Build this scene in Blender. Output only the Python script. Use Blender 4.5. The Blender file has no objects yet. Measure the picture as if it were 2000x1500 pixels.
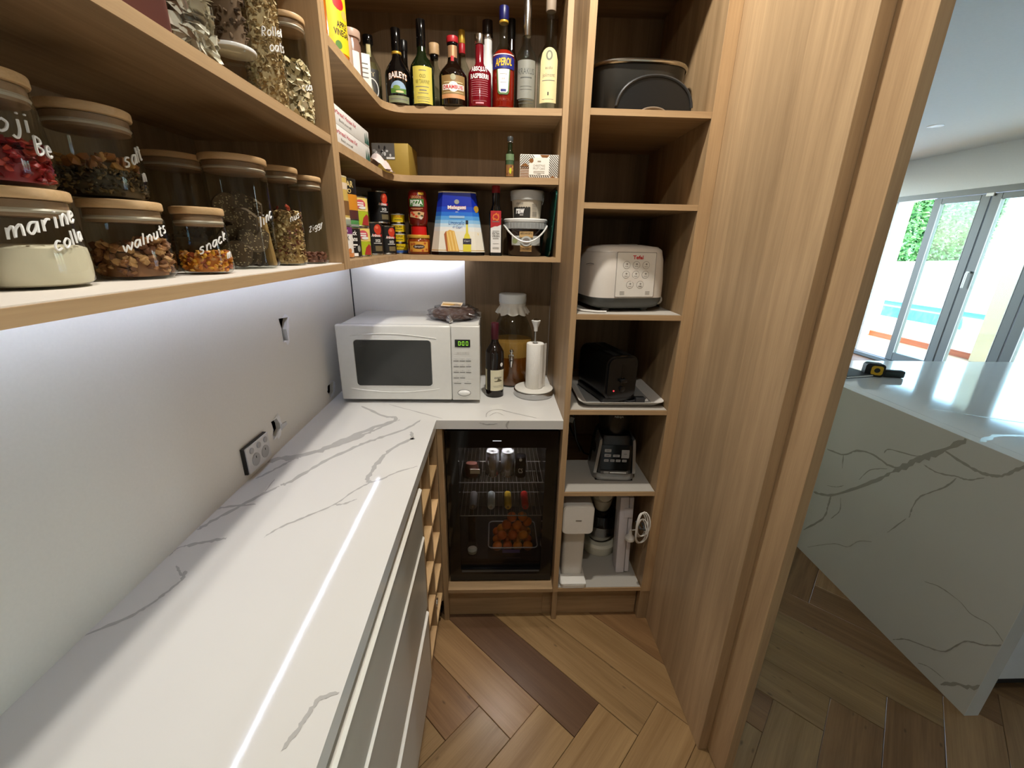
import bpy, bmesh, math, random
from math import sin, cos, pi, atan2, hypot, radians
from mathutils import Vector, Matrix
from mathutils.geometry import tessellate_polygon
random.seed(7)
S = bpy.context.scene
COL = S.collection

# ------------------------------------------------------------------ camera, world, light, exposure
cam_d = bpy.data.cameras.new('camera'); cam = bpy.data.objects.new('camera', cam_d); COL.objects.link(cam)
yaw, pitch, roll = 3.98595867e-02, -3.27067270e-01, 1.96847387e-02
cy_, sy_, cp_, sp_ = cos(yaw), sin(yaw), cos(pitch), sin(pitch)
fwd = Vector((sy_*cp_, cy_*cp_, sp_)); rt = Vector((cy_, -sy_, 0)); up = rt.cross(fwd)
r2 = rt*cos(roll) + up*sin(roll); u2 = up*cos(roll) - rt*sin(roll)
cam.matrix_world = Matrix(((r2.x, u2.x, -fwd.x, 0), (r2.y, u2.y, -fwd.y, 0), (r2.z, u2.z, -fwd.z, 1.5), (0, 0, 0, 1)))
cam_d.sensor_width = 36.0; cam_d.lens = 809.292*36/2000; cam_d.clip_start = 0.02; cam_d.clip_end = 200
S.camera = cam
S.view_settings.view_transform = 'Standard'; S.view_settings.look = 'None'
S.view_settings.exposure = 0.0; S.view_settings.gamma = 1.0; S.view_settings.use_curve_mapping = False
cy = S.cycles
cy.use_denoising = True; cy.max_bounces = 9; cy.diffuse_bounces = 3; cy.glossy_bounces = 4
cy.transmission_bounces = 6; cy.transparent_max_bounces = 14; cy.caustics_reflective = False; cy.caustics_refractive = False
cy.sample_clamp_indirect = 6.0

W = bpy.data.worlds.new('world'); S.world = W; W.use_nodes = True
wn = W.node_tree.nodes; wl = W.node_tree.links
sky = wn.new('ShaderNodeTexSky'); sky.sky_type = 'NISHITA'; sky.sun_disc = False
sky.sun_elevation = radians(52); sky.sun_rotation = radians(170); sky.air_density = 1.0; sky.dust_density = 1.2
wl.new(sky.outputs[0], wn['Background'].inputs[0]); wn['Background'].inputs[1].default_value = 3.2

def light(name, kind, loc, energy, color=(1, 1, 1), rot=(0, 0, 0), **kw):
    d = bpy.data.lights.new(name, kind); d.energy = energy; d.color = color
    for k, v in kw.items(): setattr(d, k, v)
    o = bpy.data.objects.new(name, d); COL.objects.link(o); o.location = loc; o.rotation_euler = rot
    return o
sun = light('sun', 'SUN', (6, -6, 12), 5.5, (1.0, 0.95, 0.88), (radians(38), 0, radians(-8)), angle=radians(0.6))
LAMP = (1.0, 0.955, 0.87)
LAMP_SPOTS = [(0.02, 0.02, 2.625, 9.5), (0.14, 1.04, 2.625, 20.0)]
for lx, ly, lz, le in LAMP_SPOTS:
    light('downlight_beam', 'AREA', (lx, ly, lz), le, LAMP, shape='DISK', size=0.07)
portal = light('sky_portal', 'AREA', (5.45, 3.4, 1.15), 1.0, rot=(0, radians(90), 0), shape='RECTANGLE', size=2.3, size_y=5.4)
portal.data.cycles.is_portal = True
added_opening_portal = light('sky_portal', 'AREA', (3.25, 7.12, 1.27), 1.0, rot=(radians(-90), 0, 0), shape='RECTANGLE', size=3.9, size_y=2.35)  # portal for an opening added in the unseen far wall to brighten the kitchen
added_opening_portal.data.cycles.is_portal = True

# ------------------------------------------------------------------ materials
def lin(c): return tuple(((v/255)/12.92 if v/255 <= .04045 else ((v/255+.055)/1.055)**2.4) for v in c) + (1,)
MC = {}
def mat(name, rgb, rough=.5, metal=0, emit=0, coat=0, bump=0, bscale=60, spec=.5, alpha=1):
    if name in MC: return MC[name]
    m = bpy.data.materials.new(name); m.use_nodes = True; MC[name] = m
    n, l = m.node_tree.nodes, m.node_tree.links; b = n['Principled BSDF']
    b.inputs['Base Color'].default_value = lin(rgb); b.inputs['Roughness'].default_value = rough
    b.inputs['Metallic'].default_value = metal; b.inputs['Coat Weight'].default_value = coat
    b.inputs['Specular IOR Level'].default_value = spec
    if emit:
        b.inputs['Emission Color'].default_value = lin(rgb); b.inputs['Emission Strength'].default_value = emit
    # every surface gets a faint procedural mottling of its own colour
    tc = n.new('ShaderNodeTexCoord'); nz = n.new('ShaderNodeTexNoise'); nz.inputs['Scale'].default_value = bscale
    nz.inputs['Detail'].default_value = 3; l.new(tc.outputs['Object'], nz.inputs['Vector'])
    mr = n.new('ShaderNodeMapRange'); mr.inputs[3].default_value = .96; mr.inputs[4].default_value = 1.03
    l.new(nz.outputs['Fac'], mr.inputs[0])
    mx = n.new('ShaderNodeMix'); mx.data_type = 'RGBA'; mx.blend_type = 'MULTIPLY'; mx.inputs[0].default_value = 1
    mx.inputs[6].default_value = lin(rgb); l.new(mr.outputs[0], mx.inputs[7]); l.new(mx.outputs[2], b.inputs['Base Color'])
    if bump:
        bp = n.new('ShaderNodeBump'); bp.inputs['Strength'].default_value = bump; bp.inputs['Distance'].default_value = .002
        l.new(nz.outputs['Fac'], bp.inputs['Height']); l.new(bp.outputs[0], b.inputs['Normal'])
    return m

def oak(name, c1, c2, axis='z', strip=.075, rough=.45, scale=1.0, vary=.16, knots=False):
    """oak veneer: long grain along AXIS, joined strips of slightly different tone across it"""
    if name in MC: return MC[name]
    m = bpy.data.materials.new(name); m.use_nodes = True; MC[name] = m
    n, l = m.node_tree.nodes, m.node_tree.links; b = n['Principled BSDF']
    tc = n.new('ShaderNodeTexCoord'); oi = n.new('ShaderNodeObjectInfo')
    add = n.new('ShaderNodeVectorMath'); add.operation = 'MULTIPLY_ADD'
    l.new(oi.outputs['Random'], add.inputs[0]); add.inputs[1].default_value = (17, 23, 31); l.new(tc.outputs['Object'], add.inputs[2])
    mp = n.new('ShaderNodeMapping'); sc = [9*scale]*3; sc['xyz'.index(axis)] = .55*scale; mp.inputs['Scale'].default_value = sc
    l.new(add.outputs[0], mp.inputs['Vector'])
    nz = n.new('ShaderNodeTexNoise'); nz.inputs['Scale'].default_value = 3.0; nz.inputs['Detail'].default_value = 5
    nz.inputs['Roughness'].default_value = .62; nz.inputs['Distortion'].default_value = .35
    l.new(mp.outputs[0], nz.inputs['Vector'])
    mp2 = n.new('ShaderNodeMapping'); sc2 = [150*scale]*3; sc2['xyz'.index(axis)] = 4*scale; mp2.inputs['Scale'].default_value = sc2
    l.new(add.outputs[0], mp2.inputs['Vector'])
    nf = n.new('ShaderNodeTexNoise'); nf.inputs['Scale'].default_value = 2.0; nf.inputs['Detail'].default_value = 2
    l.new(mp2.outputs[0], nf.inputs['Vector'])
    ad = n.new('ShaderNodeMath'); ad.operation = 'MULTIPLY_ADD'; ad.inputs[1].default_value = .30
    l.new(nf.outputs['Fac'], ad.inputs[0]); l.new(nz.outputs['Fac'], ad.inputs[2])
    cr = n.new('ShaderNodeValToRGB'); e = cr.color_ramp.elements
    e[0].position = .42; e[0].color = lin(c1); e[1].position = .85; e[1].color = lin(c2)
    l.new(ad.outputs[0], cr.inputs[0]); out = cr.outputs[0]
    if strip:
        sx = n.new('ShaderNodeSeparateXYZ'); l.new(tc.outputs['Object'], sx.inputs[0])
        o1, o2 = [a for a in 'XYZ' if a != axis.upper()]
        sm = n.new('ShaderNodeMath'); sm.operation = 'ADD'; l.new(sx.outputs[o1], sm.inputs[0]); l.new(sx.outputs[o2], sm.inputs[1])
        dv = n.new('ShaderNodeMath'); dv.operation = 'DIVIDE'; dv.inputs[1].default_value = strip; l.new(sm.outputs[0], dv.inputs[0])
        fl = n.new('ShaderNodeMath'); fl.operation = 'FLOOR'; l.new(dv.outputs[0], fl.inputs[0])
        wnz = n.new('ShaderNodeTexWhiteNoise'); wnz.noise_dimensions = '1D'; l.new(fl.outputs[0], wnz.inputs['W'])
        mr = n.new('ShaderNodeMapRange'); mr.inputs[3].default_value = 1-vary; mr.inputs[4].default_value = 1+vary*.55
        l.new(wnz.outputs['Value'], mr.inputs[0])
        mx = n.new('ShaderNodeMix'); mx.data_type = 'RGBA'; mx.blend_type = 'MULTIPLY'; mx.inputs[0].default_value = 1
        l.new(out, mx.inputs[6]); l.new(mr.outputs[0], mx.inputs[7]); out = mx.outputs[2]
    if knots:
        vo = n.new('ShaderNodeTexVoronoi'); mk = n.new('ShaderNodeMapping'); ks = [5.0]*3; ks['xyz'.index(axis)] = 2.0
        mk.inputs['Scale'].default_value = ks; l.new(add.outputs[0], mk.inputs['Vector']); l.new(mk.outputs[0], vo.inputs['Vector'])
        kr = n.new('ShaderNodeMapRange'); kr.inputs[1].default_value = .03; kr.inputs[2].default_value = .12
        kr.inputs[3].default_value = .45; kr.inputs[4].default_value = 1
        l.new(vo.outputs['Distance'], kr.inputs[0])
        mx = n.new('ShaderNodeMix'); mx.data_type = 'RGBA'; mx.blend_type = 'MULTIPLY'; mx.inputs[0].default_value = 1
        l.new(out, mx.inputs[6]); l.new(kr.outputs[0], mx.inputs[7]); out = mx.outputs[2]
    l.new(out, b.inputs['Base Color'])
    b.inputs['Roughness'].default_value = rough; b.inputs['Specular IOR Level'].default_value = .35
    bp = n.new('ShaderNodeBump'); bp.inputs['Strength'].default_value = .12; bp.inputs['Distance'].default_value = .001
    l.new(ad.outputs[0], bp.inputs['Height']); l.new(bp.outputs[0], b.inputs['Normal'])
    return m

def glass(name, rgb=(255, 255, 255), ior=1.35, rough=.01):
    """thin clear wall: see-through, with fresnel reflections on top"""
    if name in MC: return MC[name]
    m = bpy.data.materials.new(name); m.use_nodes = True; MC[name] = m
    n, l = m.node_tree.nodes, m.node_tree.links; n.remove(n['Principled BSDF'])
    t = n.new('ShaderNodeBsdfTransparent'); t.inputs[0].default_value = lin(rgb)
    g = n.new('ShaderNodeBsdfGlossy'); g.inputs['Roughness'].default_value = rough
    f = n.new('ShaderNodeFresnel'); ge = n.new('ShaderNodeNewGeometry'); ma = n.new('ShaderNodeMapRange')
    ma.inputs[3].default_value = ior; ma.inputs[4].default_value = 1/ior   # same reflectance from either side of the thin wall
    l.new(ge.outputs['Backfacing'], ma.inputs[0]); l.new(ma.outputs[0], f.inputs[0])
    x = n.new('ShaderNodeMixShader'); l.new(f.outputs[0], x.inputs[0]); l.new(t.outputs[0], x.inputs[1]); l.new(g.outputs[0], x.inputs[2])
    l.new(x.outputs[0], n['Material Output'].inputs[0])
    return m

# ------------------------------------------------------------------ mesh helpers
def BM(): return bmesh.new()
def bx(x0, x1, y0, y1, z0, z1, bev=0, seg=2, bm=None):
    t = BM(); bmesh.ops.create_cube(t, size=1)
    for v in t.verts: v.co = Vector((x0+(v.co.x+.5)*(x1-x0), y0+(v.co.y+.5)*(y1-y0), z0+(v.co.z+.5)*(z1-z0)))
    if bev: bmesh.ops.bevel(t, geom=list(t.edges), offset=bev, segments=seg, profile=.5, affect='EDGES')
    return merge(bm, t)
def merge(bm, t, M=None):
    if M is not None: t.transform(M)
    if bm is None: return t
    me = bpy.data.meshes.new('tmp'); t.to_mesh(me); t.free(); bm.from_mesh(me); bpy.data.meshes.remove(me)
    return bm
def lathe(prof, seg=28, bm=None, squash=1.0):
    t = BM(); rings = []
    for r, z in prof:
        if r < 1e-5: rings.append([t.verts.new((0, 0, z))])
        else: rings.append([t.verts.new((r*cos(2*pi*i/seg), r*sin(2*pi*i/seg)*squash, z)) for i in range(seg)])
    for a, b in zip(rings, rings[1:]):
        for i in range(seg):
            j = (i+1) % seg
            if len(a) == 1 and len(b) == 1: continue
            if len(a) == 1: t.faces.new((a[0], b[j], b[i]))
            elif len(b) == 1: t.faces.new((a[i], a[j], b[0]))
            else: t.faces.new((a[i], a[j], b[j], b[i]))
    bmesh.ops.recalc_face_normals(t, faces=t.faces)
    return merge(bm, t)
def cyl(r, z0, z1, bev=0, seg=28, bm=None, r2=None):
    r2 = r if r2 is None else r2
    if bev: return lathe([(0, z0), (r-bev, z0), (r-bev*.3, z0+bev*.3), (r, z0+bev), (r2, z1-bev), (r2-bev*.3, z1-bev*.3), (r2-bev, z1), (0, z1)], seg, bm)
    return lathe([(0, z0), (r, z0), (r2, z1), (0, z1)], seg, bm)
def tube(pts, r, seg=8, bm=None, closed=False, rfun=None):
    t = BM(); pts = [Vector(p) for p in pts]; N = len(pts); rings = []
    nrm = None
    for i, p in enumerate(pts):
        a = pts[(i-1) % N] if (closed or i) else p; b = pts[(i+1) % N] if (closed or i < N-1) else p
        d = (b-a).normalized()
        if nrm is None: nrm = d.orthogonal().normalized()
        nrm = (nrm - d*nrm.dot(d)); nrm = nrm.normalized() if nrm.length > 1e-6 else d.orthogonal().normalized()
        bn = d.cross(nrm); rr = rfun(i/(N-1)) if rfun else r
        rings.append([t.verts.new(p + (nrm*cos(2*pi*k/seg) + bn*sin(2*pi*k/seg))*rr) for k in range(seg)])
    for i in range(N if closed else N-1):
        a, b = rings[i], rings[(i+1) % N]
        for k in range(seg): t.faces.new((a[k], a[(k+1) % seg], b[(k+1) % seg], b[k]))
    if not closed: t.faces.new(rings[0][::-1]); t.faces.new(rings[-1])
    bmesh.ops.recalc_face_normals(t, faces=t.faces)
    return merge(bm, t)
def prism(poly, z0, z1, bm=None):
    """extrude a 2-d outline (x, y) from z0 to z1"""
    t = BM(); a = [t.verts.new((x, y, z0)) for x, y in poly]; b = [t.verts.new((x, y, z1)) for x, y in poly]
    t.faces.new(a[::-1]); t.faces.new(b); n = len(poly)
    for i in range(n): t.faces.new((a[i], a[(i+1) % n], b[(i+1) % n], b[i]))
    bmesh.ops.recalc_face_normals(t, faces=t.faces)
    return merge(bm, t)
def rpoly(x0, x1, y0, y1, r, n=5):
    out = []
    for cx, cy0, a in ((x1-r, y1-r, 0), (x0+r, y1-r, 90), (x0+r, y0+r, 180), (x1-r, y0+r, 270)):
        out += [(cx+r*cos(radians(a+90*k/n)), cy0+r*sin(radians(a+90*k/n))) for k in range(n+1)]
    return out
def patch(r, w, z0, z1, n=8, th=0.0, bm=None, top=None):
    """curved label of width W wrapped on a cylinder of radius R, facing -y"""
    t = BM(); a0 = th-w/r/2; cols = []
    for i in range(n+1):
        a = a0+w/r*i/n; zt = z1 if top is None else top(i/n)
        cols.append([t.verts.new((r*sin(a), -r*cos(a), z)) for z in (z0, zt)])
    for p, q in zip(cols, cols[1:]): t.faces.new((p[0], q[0], q[1], p[1]))
    return merge(bm, t)
def rot(axis, deg, about=(0, 0, 0)):
    A = Vector(about); return Matrix.Translation(A) @ Matrix.Rotation(radians(deg), 4, axis) @ Matrix.Translation(-A)
RX90 = Matrix.Rotation(radians(90), 4, 'X')   # takes a z-up shape to face -y

ORI = {}
def T(name, label, cat, loc=(0, 0, 0), rz=0, group=None):
    o = bpy.data.objects.new(name, None); COL.objects.link(o); o.location = loc; o.rotation_euler = (0, 0, rz)
    o.empty_display_size = .05; o['label'] = label; o['category'] = cat
    if group: o['group'] = group
    ORI[o.name] = Vector(loc); return o
def P(name, bm, m, parent=None, smooth=True, label=None, stuff=False, world=False, loc=None, ang=40):
    me = bpy.data.meshes.new(name)
    if world and parent is not None: bm.transform(Matrix.Translation(-ORI[parent.name]))
    bm.to_mesh(me); bm.free()
    if m is not None: me.materials.append(m)
    if smooth:
        me.shade_smooth(); me.set_sharp_from_angle(angle=radians(ang))
    o = bpy.data.objects.new(name, me); COL.objects.link(o)
    if parent is not None:
        o.parent = parent; ORI[o.name] = ORI.get(parent.name, Vector((0, 0, 0)))
    else: ORI[o.name] = Vector((0, 0, 0))
    if loc: o.location = loc
    if label: o['label'] = label
    if stuff: o['kind'] = 'stuff'
    return o
def PW(name, bm, m, parent, smooth=False, **k): return P(name, bm, m, parent, smooth=smooth, world=True, **k)
def PX(name, bm, m, parent, **k):
    """a part drawn in world coordinates under a thing that is turned"""
    bm.transform((Matrix.Translation(parent.location) @ Matrix.Rotation(parent.rotation_euler.z, 4, 'Z')).inverted()); return P(name, bm, m, parent, **k)
def tag(o, label, cat, group=None):
    o['label'] = label; o['category'] = cat
    if group: o['group'] = group
    return o
def struct(name, bm, m, parent=None, smooth=False):
    o = P(name, bm, m, parent, smooth=smooth)
    if parent is None: o['kind'] = 'structure'
    return o
def copy_tree(r, loc, label=None, rz=None, group=None):
    c = r.copy(); COL.objects.link(c); c.location = loc
    if rz is not None: c.rotation_euler = (0, 0, rz)
    if label: c['label'] = label
    if group: c['group'] = group
    for ch in list(r.children):
        d = ch.copy(); COL.objects.link(d); d.parent = c
        for g in list(ch.children):
            e = g.copy(); COL.objects.link(e); e.parent = d
    return c

# lettering: text turned into flat mesh and laid onto a plane or wrapped round a can
def flatmap(x=0, y=0, z=0): return lambda u, v: (x+u, y, z+v)
def cylmap(r, z=0, th=0): return lambda u, v: (r*sin(th+u/r), -r*cos(th+u/r), z+v)
def text(s, w, h, m, parent, f, bold=0, shear=0, name='lettering', warp=None, space=1.0):
    c = bpy.data.curves.new('txt', 'FONT'); c.body = s; c.align_x = 'CENTER'; c.resolution_u = 2; c.offset = bold; c.shear = shear
    c.space_character = space; c.space_line = .9
    o = bpy.data.objects.new('txt', c); me = o.to_mesh(); t = BM(); t.from_mesh(me); o.to_mesh_clear()
    bpy.data.objects.remove(o); bpy.data.curves.remove(c)
    xs = [v.co.x for v in t.verts]; ys = [v.co.y for v in t.verts]
    if not xs: return None
    ax, bx_, ay, by = min(xs), max(xs), min(ys), max(ys)
    sx = w/(bx_-ax); sy = h/(by-ay) if h else sx
    for v in t.verts:
        u = (v.co.x-(ax+bx_)/2)*sx; q = (v.co.y-(ay+by)/2)*sy
        if warp: u, q = warp(u, q)
        v.co = Vector(f(u, q))
    return P(name, t, m, parent, smooth=False)
def bars(rows, m, parent, f, name='print_lines'):
    """rows of fine illegible print: (u0, u1, v, height)"""
    t = BM()
    for u0, u1, v, hh in rows:
        k = max(1, int((u1-u0)/.006)); pts = [u0+(u1-u0)*i/k for i in range(k+1)]
        lo = [t.verts.new(f(u, v-hh/2)) for u in pts]; hi = [t.verts.new(f(u, v+hh/2)) for u in pts]
        for i in range(k): t.faces.new((lo[i], lo[i+1], hi[i+1], hi[i]))
    return P(name, t, m, parent, smooth=False)
def shape(poly, m, parent, f, name, label=None):
    """flat printed shape from a (u, v) outline laid onto a mapped surface"""
    tri = tessellate_polygon([[Vector((u, v, 0)) for u, v in poly]]); t = BM()
    vs = [t.verts.new((u, v, 0)) for u, v in poly]
    for a in tri:
        try: t.faces.new([vs[i] for i in a])
        except ValueError: pass
    u0 = min(p[0] for p in poly); u1 = max(p[0] for p in poly); k = int((u1-u0)/.005)
    for i in range(1, k+1 if k < 24 else 0):
        bmesh.ops.bisect_plane(t, geom=t.verts[:]+t.edges[:]+t.faces[:], plane_co=(u0+(u1-u0)*i/(k+1), 0, 0), plane_no=(1, 0, 0))
    for v in t.verts: v.co = Vector(f(v.co.x, v.co.y))
    bmesh.ops.recalc_face_normals(t, faces=t.faces)
    return P(name, t, m, parent, smooth=False, label=label)
def rect(u0, u1, v0, v1, n=6): return [(u0+(u1-u0)*i/n, v0) for i in range(n+1)] + [(u1-(u1-u0)*i/n, v1) for i in range(n+1)]
def disc(u, v, a, b=None, n=20): return [(u+a*cos(2*pi*i/n), v+(b or a)*sin(2*pi*i/n)) for i in range(n)]

# hand-drawn letters as pen strokes (0..1 wide, x-height 1)
ST = {'g': [[(.9, .95), (.4, 1), (.05, .6), (.3, .1), (.85, .3), (.95, .9), (.9, -.3), (.5, -.65), (.1, -.45)]],
 'o': [[(.5, 1), (.05, .6), (.3, 0), (.8, .15), (.95, .65), (.5, 1)]], 'j': [[(.6, 1), (.65, .1), (.4, -.5), (0, -.3)], [(.6, 1.45), (.62, 1.55)]],
 'i': [[(.3, 1), (.4, 0)], [(.3, 1.4), (.32, 1.5)]], 'B': [[(.1, 1.5), (.1, 0), (.7, .1), (.8, .5), (.15, .75), (.75, 1), (.65, 1.4), (.1, 1.5)]],
 'e': [[(.05, .5), (.85, .6), (.6, 1), (.15, .8), (.1, .25), (.5, 0), (.9, .2)]], 'r': [[(.1, 1), (.2, 0)], [(.17, .55), (.5, .95), (.85, .9)]],
 's': [[(.85, .9), (.4, 1), (.15, .75), (.7, .4), (.6, .05), (.05, .1)]], 'a': [[(.85, .9), (.3, .95), (.05, .4), (.4, 0), (.8, .5), (.88, 1), (.95, 0)]],
 'l': [[(.3, 1.6), (.4, 0)]], 't': [[(.4, 1.5), (.45, .1), (.8, .05)], [(.05, 1), (.8, 1.05)]], 'm': [[(.05, 1), (.1, 0), (.12, .7), (.4, 1), (.5, 0), (.55, .7), (.85, 1), (.98, 0)]],
 'n': [[(.1, 1), (.15, 0), (.2, .7), (.6, 1), (.85, .6), (.9, 0)]], 'w': [[(0, 1), (.25, 0), (.5, .8), (.75, 0), (1, 1)]], 'u': [[(.1, 1), (.15, .2), (.5, 0), (.8, .3), (.85, 1), (.95, 0)]],
 'c': [[(.85, .85), (.4, 1), (.05, .5), (.4, 0), (.9, .15)]], 'k': [[(.1, 1.5), (.15, 0)], [(.75, 1), (.2, .45), (.85, 0)]], 'z': [[(.05, .95), (.85, 1), (.1, .05), (.9, 0)]],
 'y': [[(.05, 1), (.4, .2)], [(.9, 1), (.4, -.1), (.05, -.6)]], 'd': [[(.8, .8), (.3, .95), (.05, .4), (.4, 0), (.8, .4), (.85, 1.5), (.95, 0)]], 'R': [[(.1, 0), (.15, 1.5), (.75, 1.3), (.7, .85), (.15, .75), (.85, 0)]],
 'Z': [[(.05, 1.3), (.8, 1.4), (.1, 0), (.9, .05)]], 'f': [[(.8, 1.5), (.4, 1.4), (.4, -.2)], [(.05, .8), (.75, .85)]], 'h': [[(.1, 1.5), (.15, 0), (.2, .7), (.6, 1), (.85, 0)]], 'p': [[(.1, 1), (.15, -.6), (.12, .7), (.55, 1), (.9, .5), (.5, 0), (.15, .2)]]}
def handwriting(word, m, parent, r, z, th0, size, rise=0.0, pen=.0016):
    """white pen strokes wrapped round a jar wall of radius function r(z)"""
    t = BM(); u = 0
    for ch in word:
        if ch == ' ': u += size*.6; continue
        wd = size*(.35 if ch in 'il' else 1.15 if ch in 'mw' else .75)
        for stroke in ST.get(ch, []):
            pts = []
            for a, b in stroke:
                uu = u+a*wd+b*size*.12; vv = z+b*size*.95+uu*rise; R = r(vv)+.0005
                an = th0+uu/R; pts.append((R*sin(an), -R*cos(an), vv))
            if len(pts) > 2:
                q = [Vector(p) for p in pts]; pts = [q[0]]
                for i in range(len(q)-1):
                    p0, p1, p2, p3 = q[max(0, i-1)], q[i], q[i+1], q[min(len(q)-1, i+2)]
                    for s in (.25, .5, .75, 1): pts.append(.5*((2*p1)+(p2-p0)*s+(2*p0-5*p1+4*p2-p3)*s*s+(3*p1-p0-3*p2+p3)*s**3))
            tube(pts, pen, 5, t)
        u += wd+size*.22
    return P('handwriting', t, m, parent)
# ------------------------------------------------------------------ palette
OAKC = ((140, 114, 82), (180, 150, 113))
oz = oak('oak_upright', *OAKC, 'z'); ox = oak('oak_across', *OAKC, 'x', strip=0, vary=0); oy = oak('oak_along', *OAKC, 'y', strip=0, vary=0)
opan = oak('oak_end_panel', (164, 136, 103), (196, 166, 128), 'z', strip=.062, vary=.20)
oback = oak('oak_back_panel', (124, 101, 73), (156, 131, 100), 'z', strip=.09)
edge = oak('oak_edge_band', (170, 138, 101), (198, 165, 124), 'x', strip=0); edgey = oak('oak_edge_band_y', (170, 138, 101), (198, 165, 124), 'y', strip=0)
edgez = oak('oak_edge_band_z', (170, 138, 101), (198, 165, 124), 'z', strip=0)
paint = mat('wall_paint', (228, 225, 218), .6, bump=.03, bscale=200)
ceilp = mat('ceiling_paint', (232, 236, 236), .75)
quartz = mat('quartz', (220, 218, 213), .07, bscale=4); vein = mat('quartz_vein', (182, 180, 176), .1, bscale=40)
ivein = mat('island_vein', (172, 168, 160), .25, bscale=40)
taupe = mat('taupe_lacquer', (182, 177, 164), .3); taupe_d = mat('taupe_channel', (150, 146, 136), .4)
white = mat('white_plastic', (232, 231, 226), .28); offw = mat('off_white', (224, 220, 210), .4)
black = mat('black_plastic', (14, 14, 15), .3); blackg = mat('black_gloss', (8, 8, 9), .08); dark = mat('dark_cavity', (20, 14, 9), .9)
steel = mat('steel', (196, 196, 196), .2, metal=1); chrome = mat('chrome', (225, 225, 228), .06, metal=1)
grey = mat('grey_plastic', (120, 120, 118), .4); greyd = mat('dark_grey_plastic', (66, 68, 68), .4)
liner = mat('grey_shelf_mat', (176, 170, 160), .7, bump=.15, bscale=260); linerw = mat('pale_shelf_mat', (222, 214, 204), .65, bump=.1, bscale=200)
ink = mat('black_ink', (22, 20, 20), .6); inkg = mat('grey_ink', (120, 116, 108), .6); wink = mat('white_ink', (244, 242, 238), .5)
redi = mat('red_print', (196, 30, 34), .5)
clear = glass('clear_glass', (247, 249, 247), 1.30); jarg = glass('jar_glass', (240, 243, 240), 1.32)

# ------------------------------------------------------------------ pantry shell
HOLES = [[(1.222, 1.280), (1.277, 1.275), (1.266, 1.261), (1.258, 1.242), (1.260, 1.208), (1.229, 1.211), (1.231, 1.251)],
         [(1.093, 1.011), (1.123, 1.009), (1.135, .990), (1.135, .972), (1.112, .962), (1.092, .955), (1.091, .972), (1.099, .983)],
         [(1.494, .980), (1.549, .979), (1.539, .940), (1.501, .926), (1.500, .944), (1.484, .960)]]
def wall_left_bm():
    t = BM(); outer = [(-1.6, 0), (1.87, 0), (1.87, 2.64), (-1.6, 2.64)]; loops = [outer]+HOLES; vs = []
    for lp in loops: vs += [t.verts.new((-.634, y, z)) for y, z in lp]
    for a in tessellate_polygon([[Vector((y, z, 0)) for y, z in lp] for lp in loops]): t.faces.new([vs[i] for i in a])
    k = 4
    for lp in HOLES:   # broken plasterboard edge, 13 mm deep
        bk = [t.verts.new((-.647, y, z)) for y, z in lp]; n = len(lp)
        for i in range(n): t.faces.new((vs[k+i], vs[k+(i+1) % n], bk[(i+1) % n], bk[i]))
        k += n
    bmesh.ops.recalc_face_normals(t, faces=t.faces); return t
wl_ = struct('wall_left', wall_left_bm(), paint)
struct('wall_cavity', bx(-.76, -.70, -1.6, 1.87, 0, 2.64), mat('timber_stud', (84, 58, 34), .9), wl_)
plaster = mat('torn_plaster', (238, 238, 240), .9, bump=.6, bscale=120); paper = mat('torn_paper', (214, 214, 216), .9)
def rim(i, off, w):
    lp = HOLES[i]; n = len(lp); t = BM(); cyy = sum(p[0] for p in lp)/n; czz = sum(p[1] for p in lp)/n
    rnd = random.Random(i+3); a, b = [], []
    for k in range(n*3):
        f = k/3; y0, z0 = lp[int(f) % n]; y1, z1 = lp[(int(f)+1) % n]; s = f-int(f); y = y0+(y1-y0)*s; z = z0+(z1-z0)*s
        g = w*rnd.uniform(.2, 1)*(1.7 if y > cyy else .35); dd = hypot(y-cyy, z-czz)
        a.append(t.verts.new((-.634+.0004, y, z))); b.append(t.verts.new((-.634+.0009*rnd.uniform(.6, 3), y+(y-cyy)/dd*g+off, z+(z-czz)/dd*g*.8)))
    m = len(a)
    for k in range(m): t.faces.new((a[k], a[(k+1) % m], b[(k+1) % m], b[k]))
    return t
for i in range(3): struct('torn_edge', rim(i, 0, .012), plaster, wl_)
struct('torn_flap', prism([(0, 0), (.034, .004), (.032, .014), (.004, .017)], 0, .003), paper, wl_).matrix_world = Matrix(((0, 0, 1, -.6335), (1, 0, 0, 1.135), (0, 1, 0, .966), (0, 0, 0, 1)))
wb = struct('wall_back', bx(-.76, .70, 1.87, 1.98, 0, 2.64), paint)
struct('corner_gap_strip', bx(-.634, -.6305, 1.8655, 1.87, .913, 1.436), black)  # black strip put in as the darkness of an open corner gap
struct('wall_behind', bx(-.76, .70, -1.6, -1.5, 0, 2.64), paint)
struct('wall_right', bx(.672, .76, -1.6, -.22, 0, 2.64), paint)
struct('ceiling', bx(-.76, 5.6, -3.2, 7.2, 2.64, 2.74), ceilp)
struct('door_header', bx(.70, .76, -.22, 1.88, 2.42, 2.64), paint)
struct('door_1', bx(.6725, .697, .763, 1.86, .004, 2.639, .001), oak('oak_sliding_leaf', (162, 132, 98), (192, 161, 122), 'z', strip=.09, vary=.06))
struct('wall_kitchen_side', bx(.70, .76, .90, 7.2, 0, 2.64), oak('unseen_wall_oak', (158, 140, 116), (184, 166, 142), 'z'))  # unseen wall, wood tone put in to warm and dim the bounced light

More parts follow.
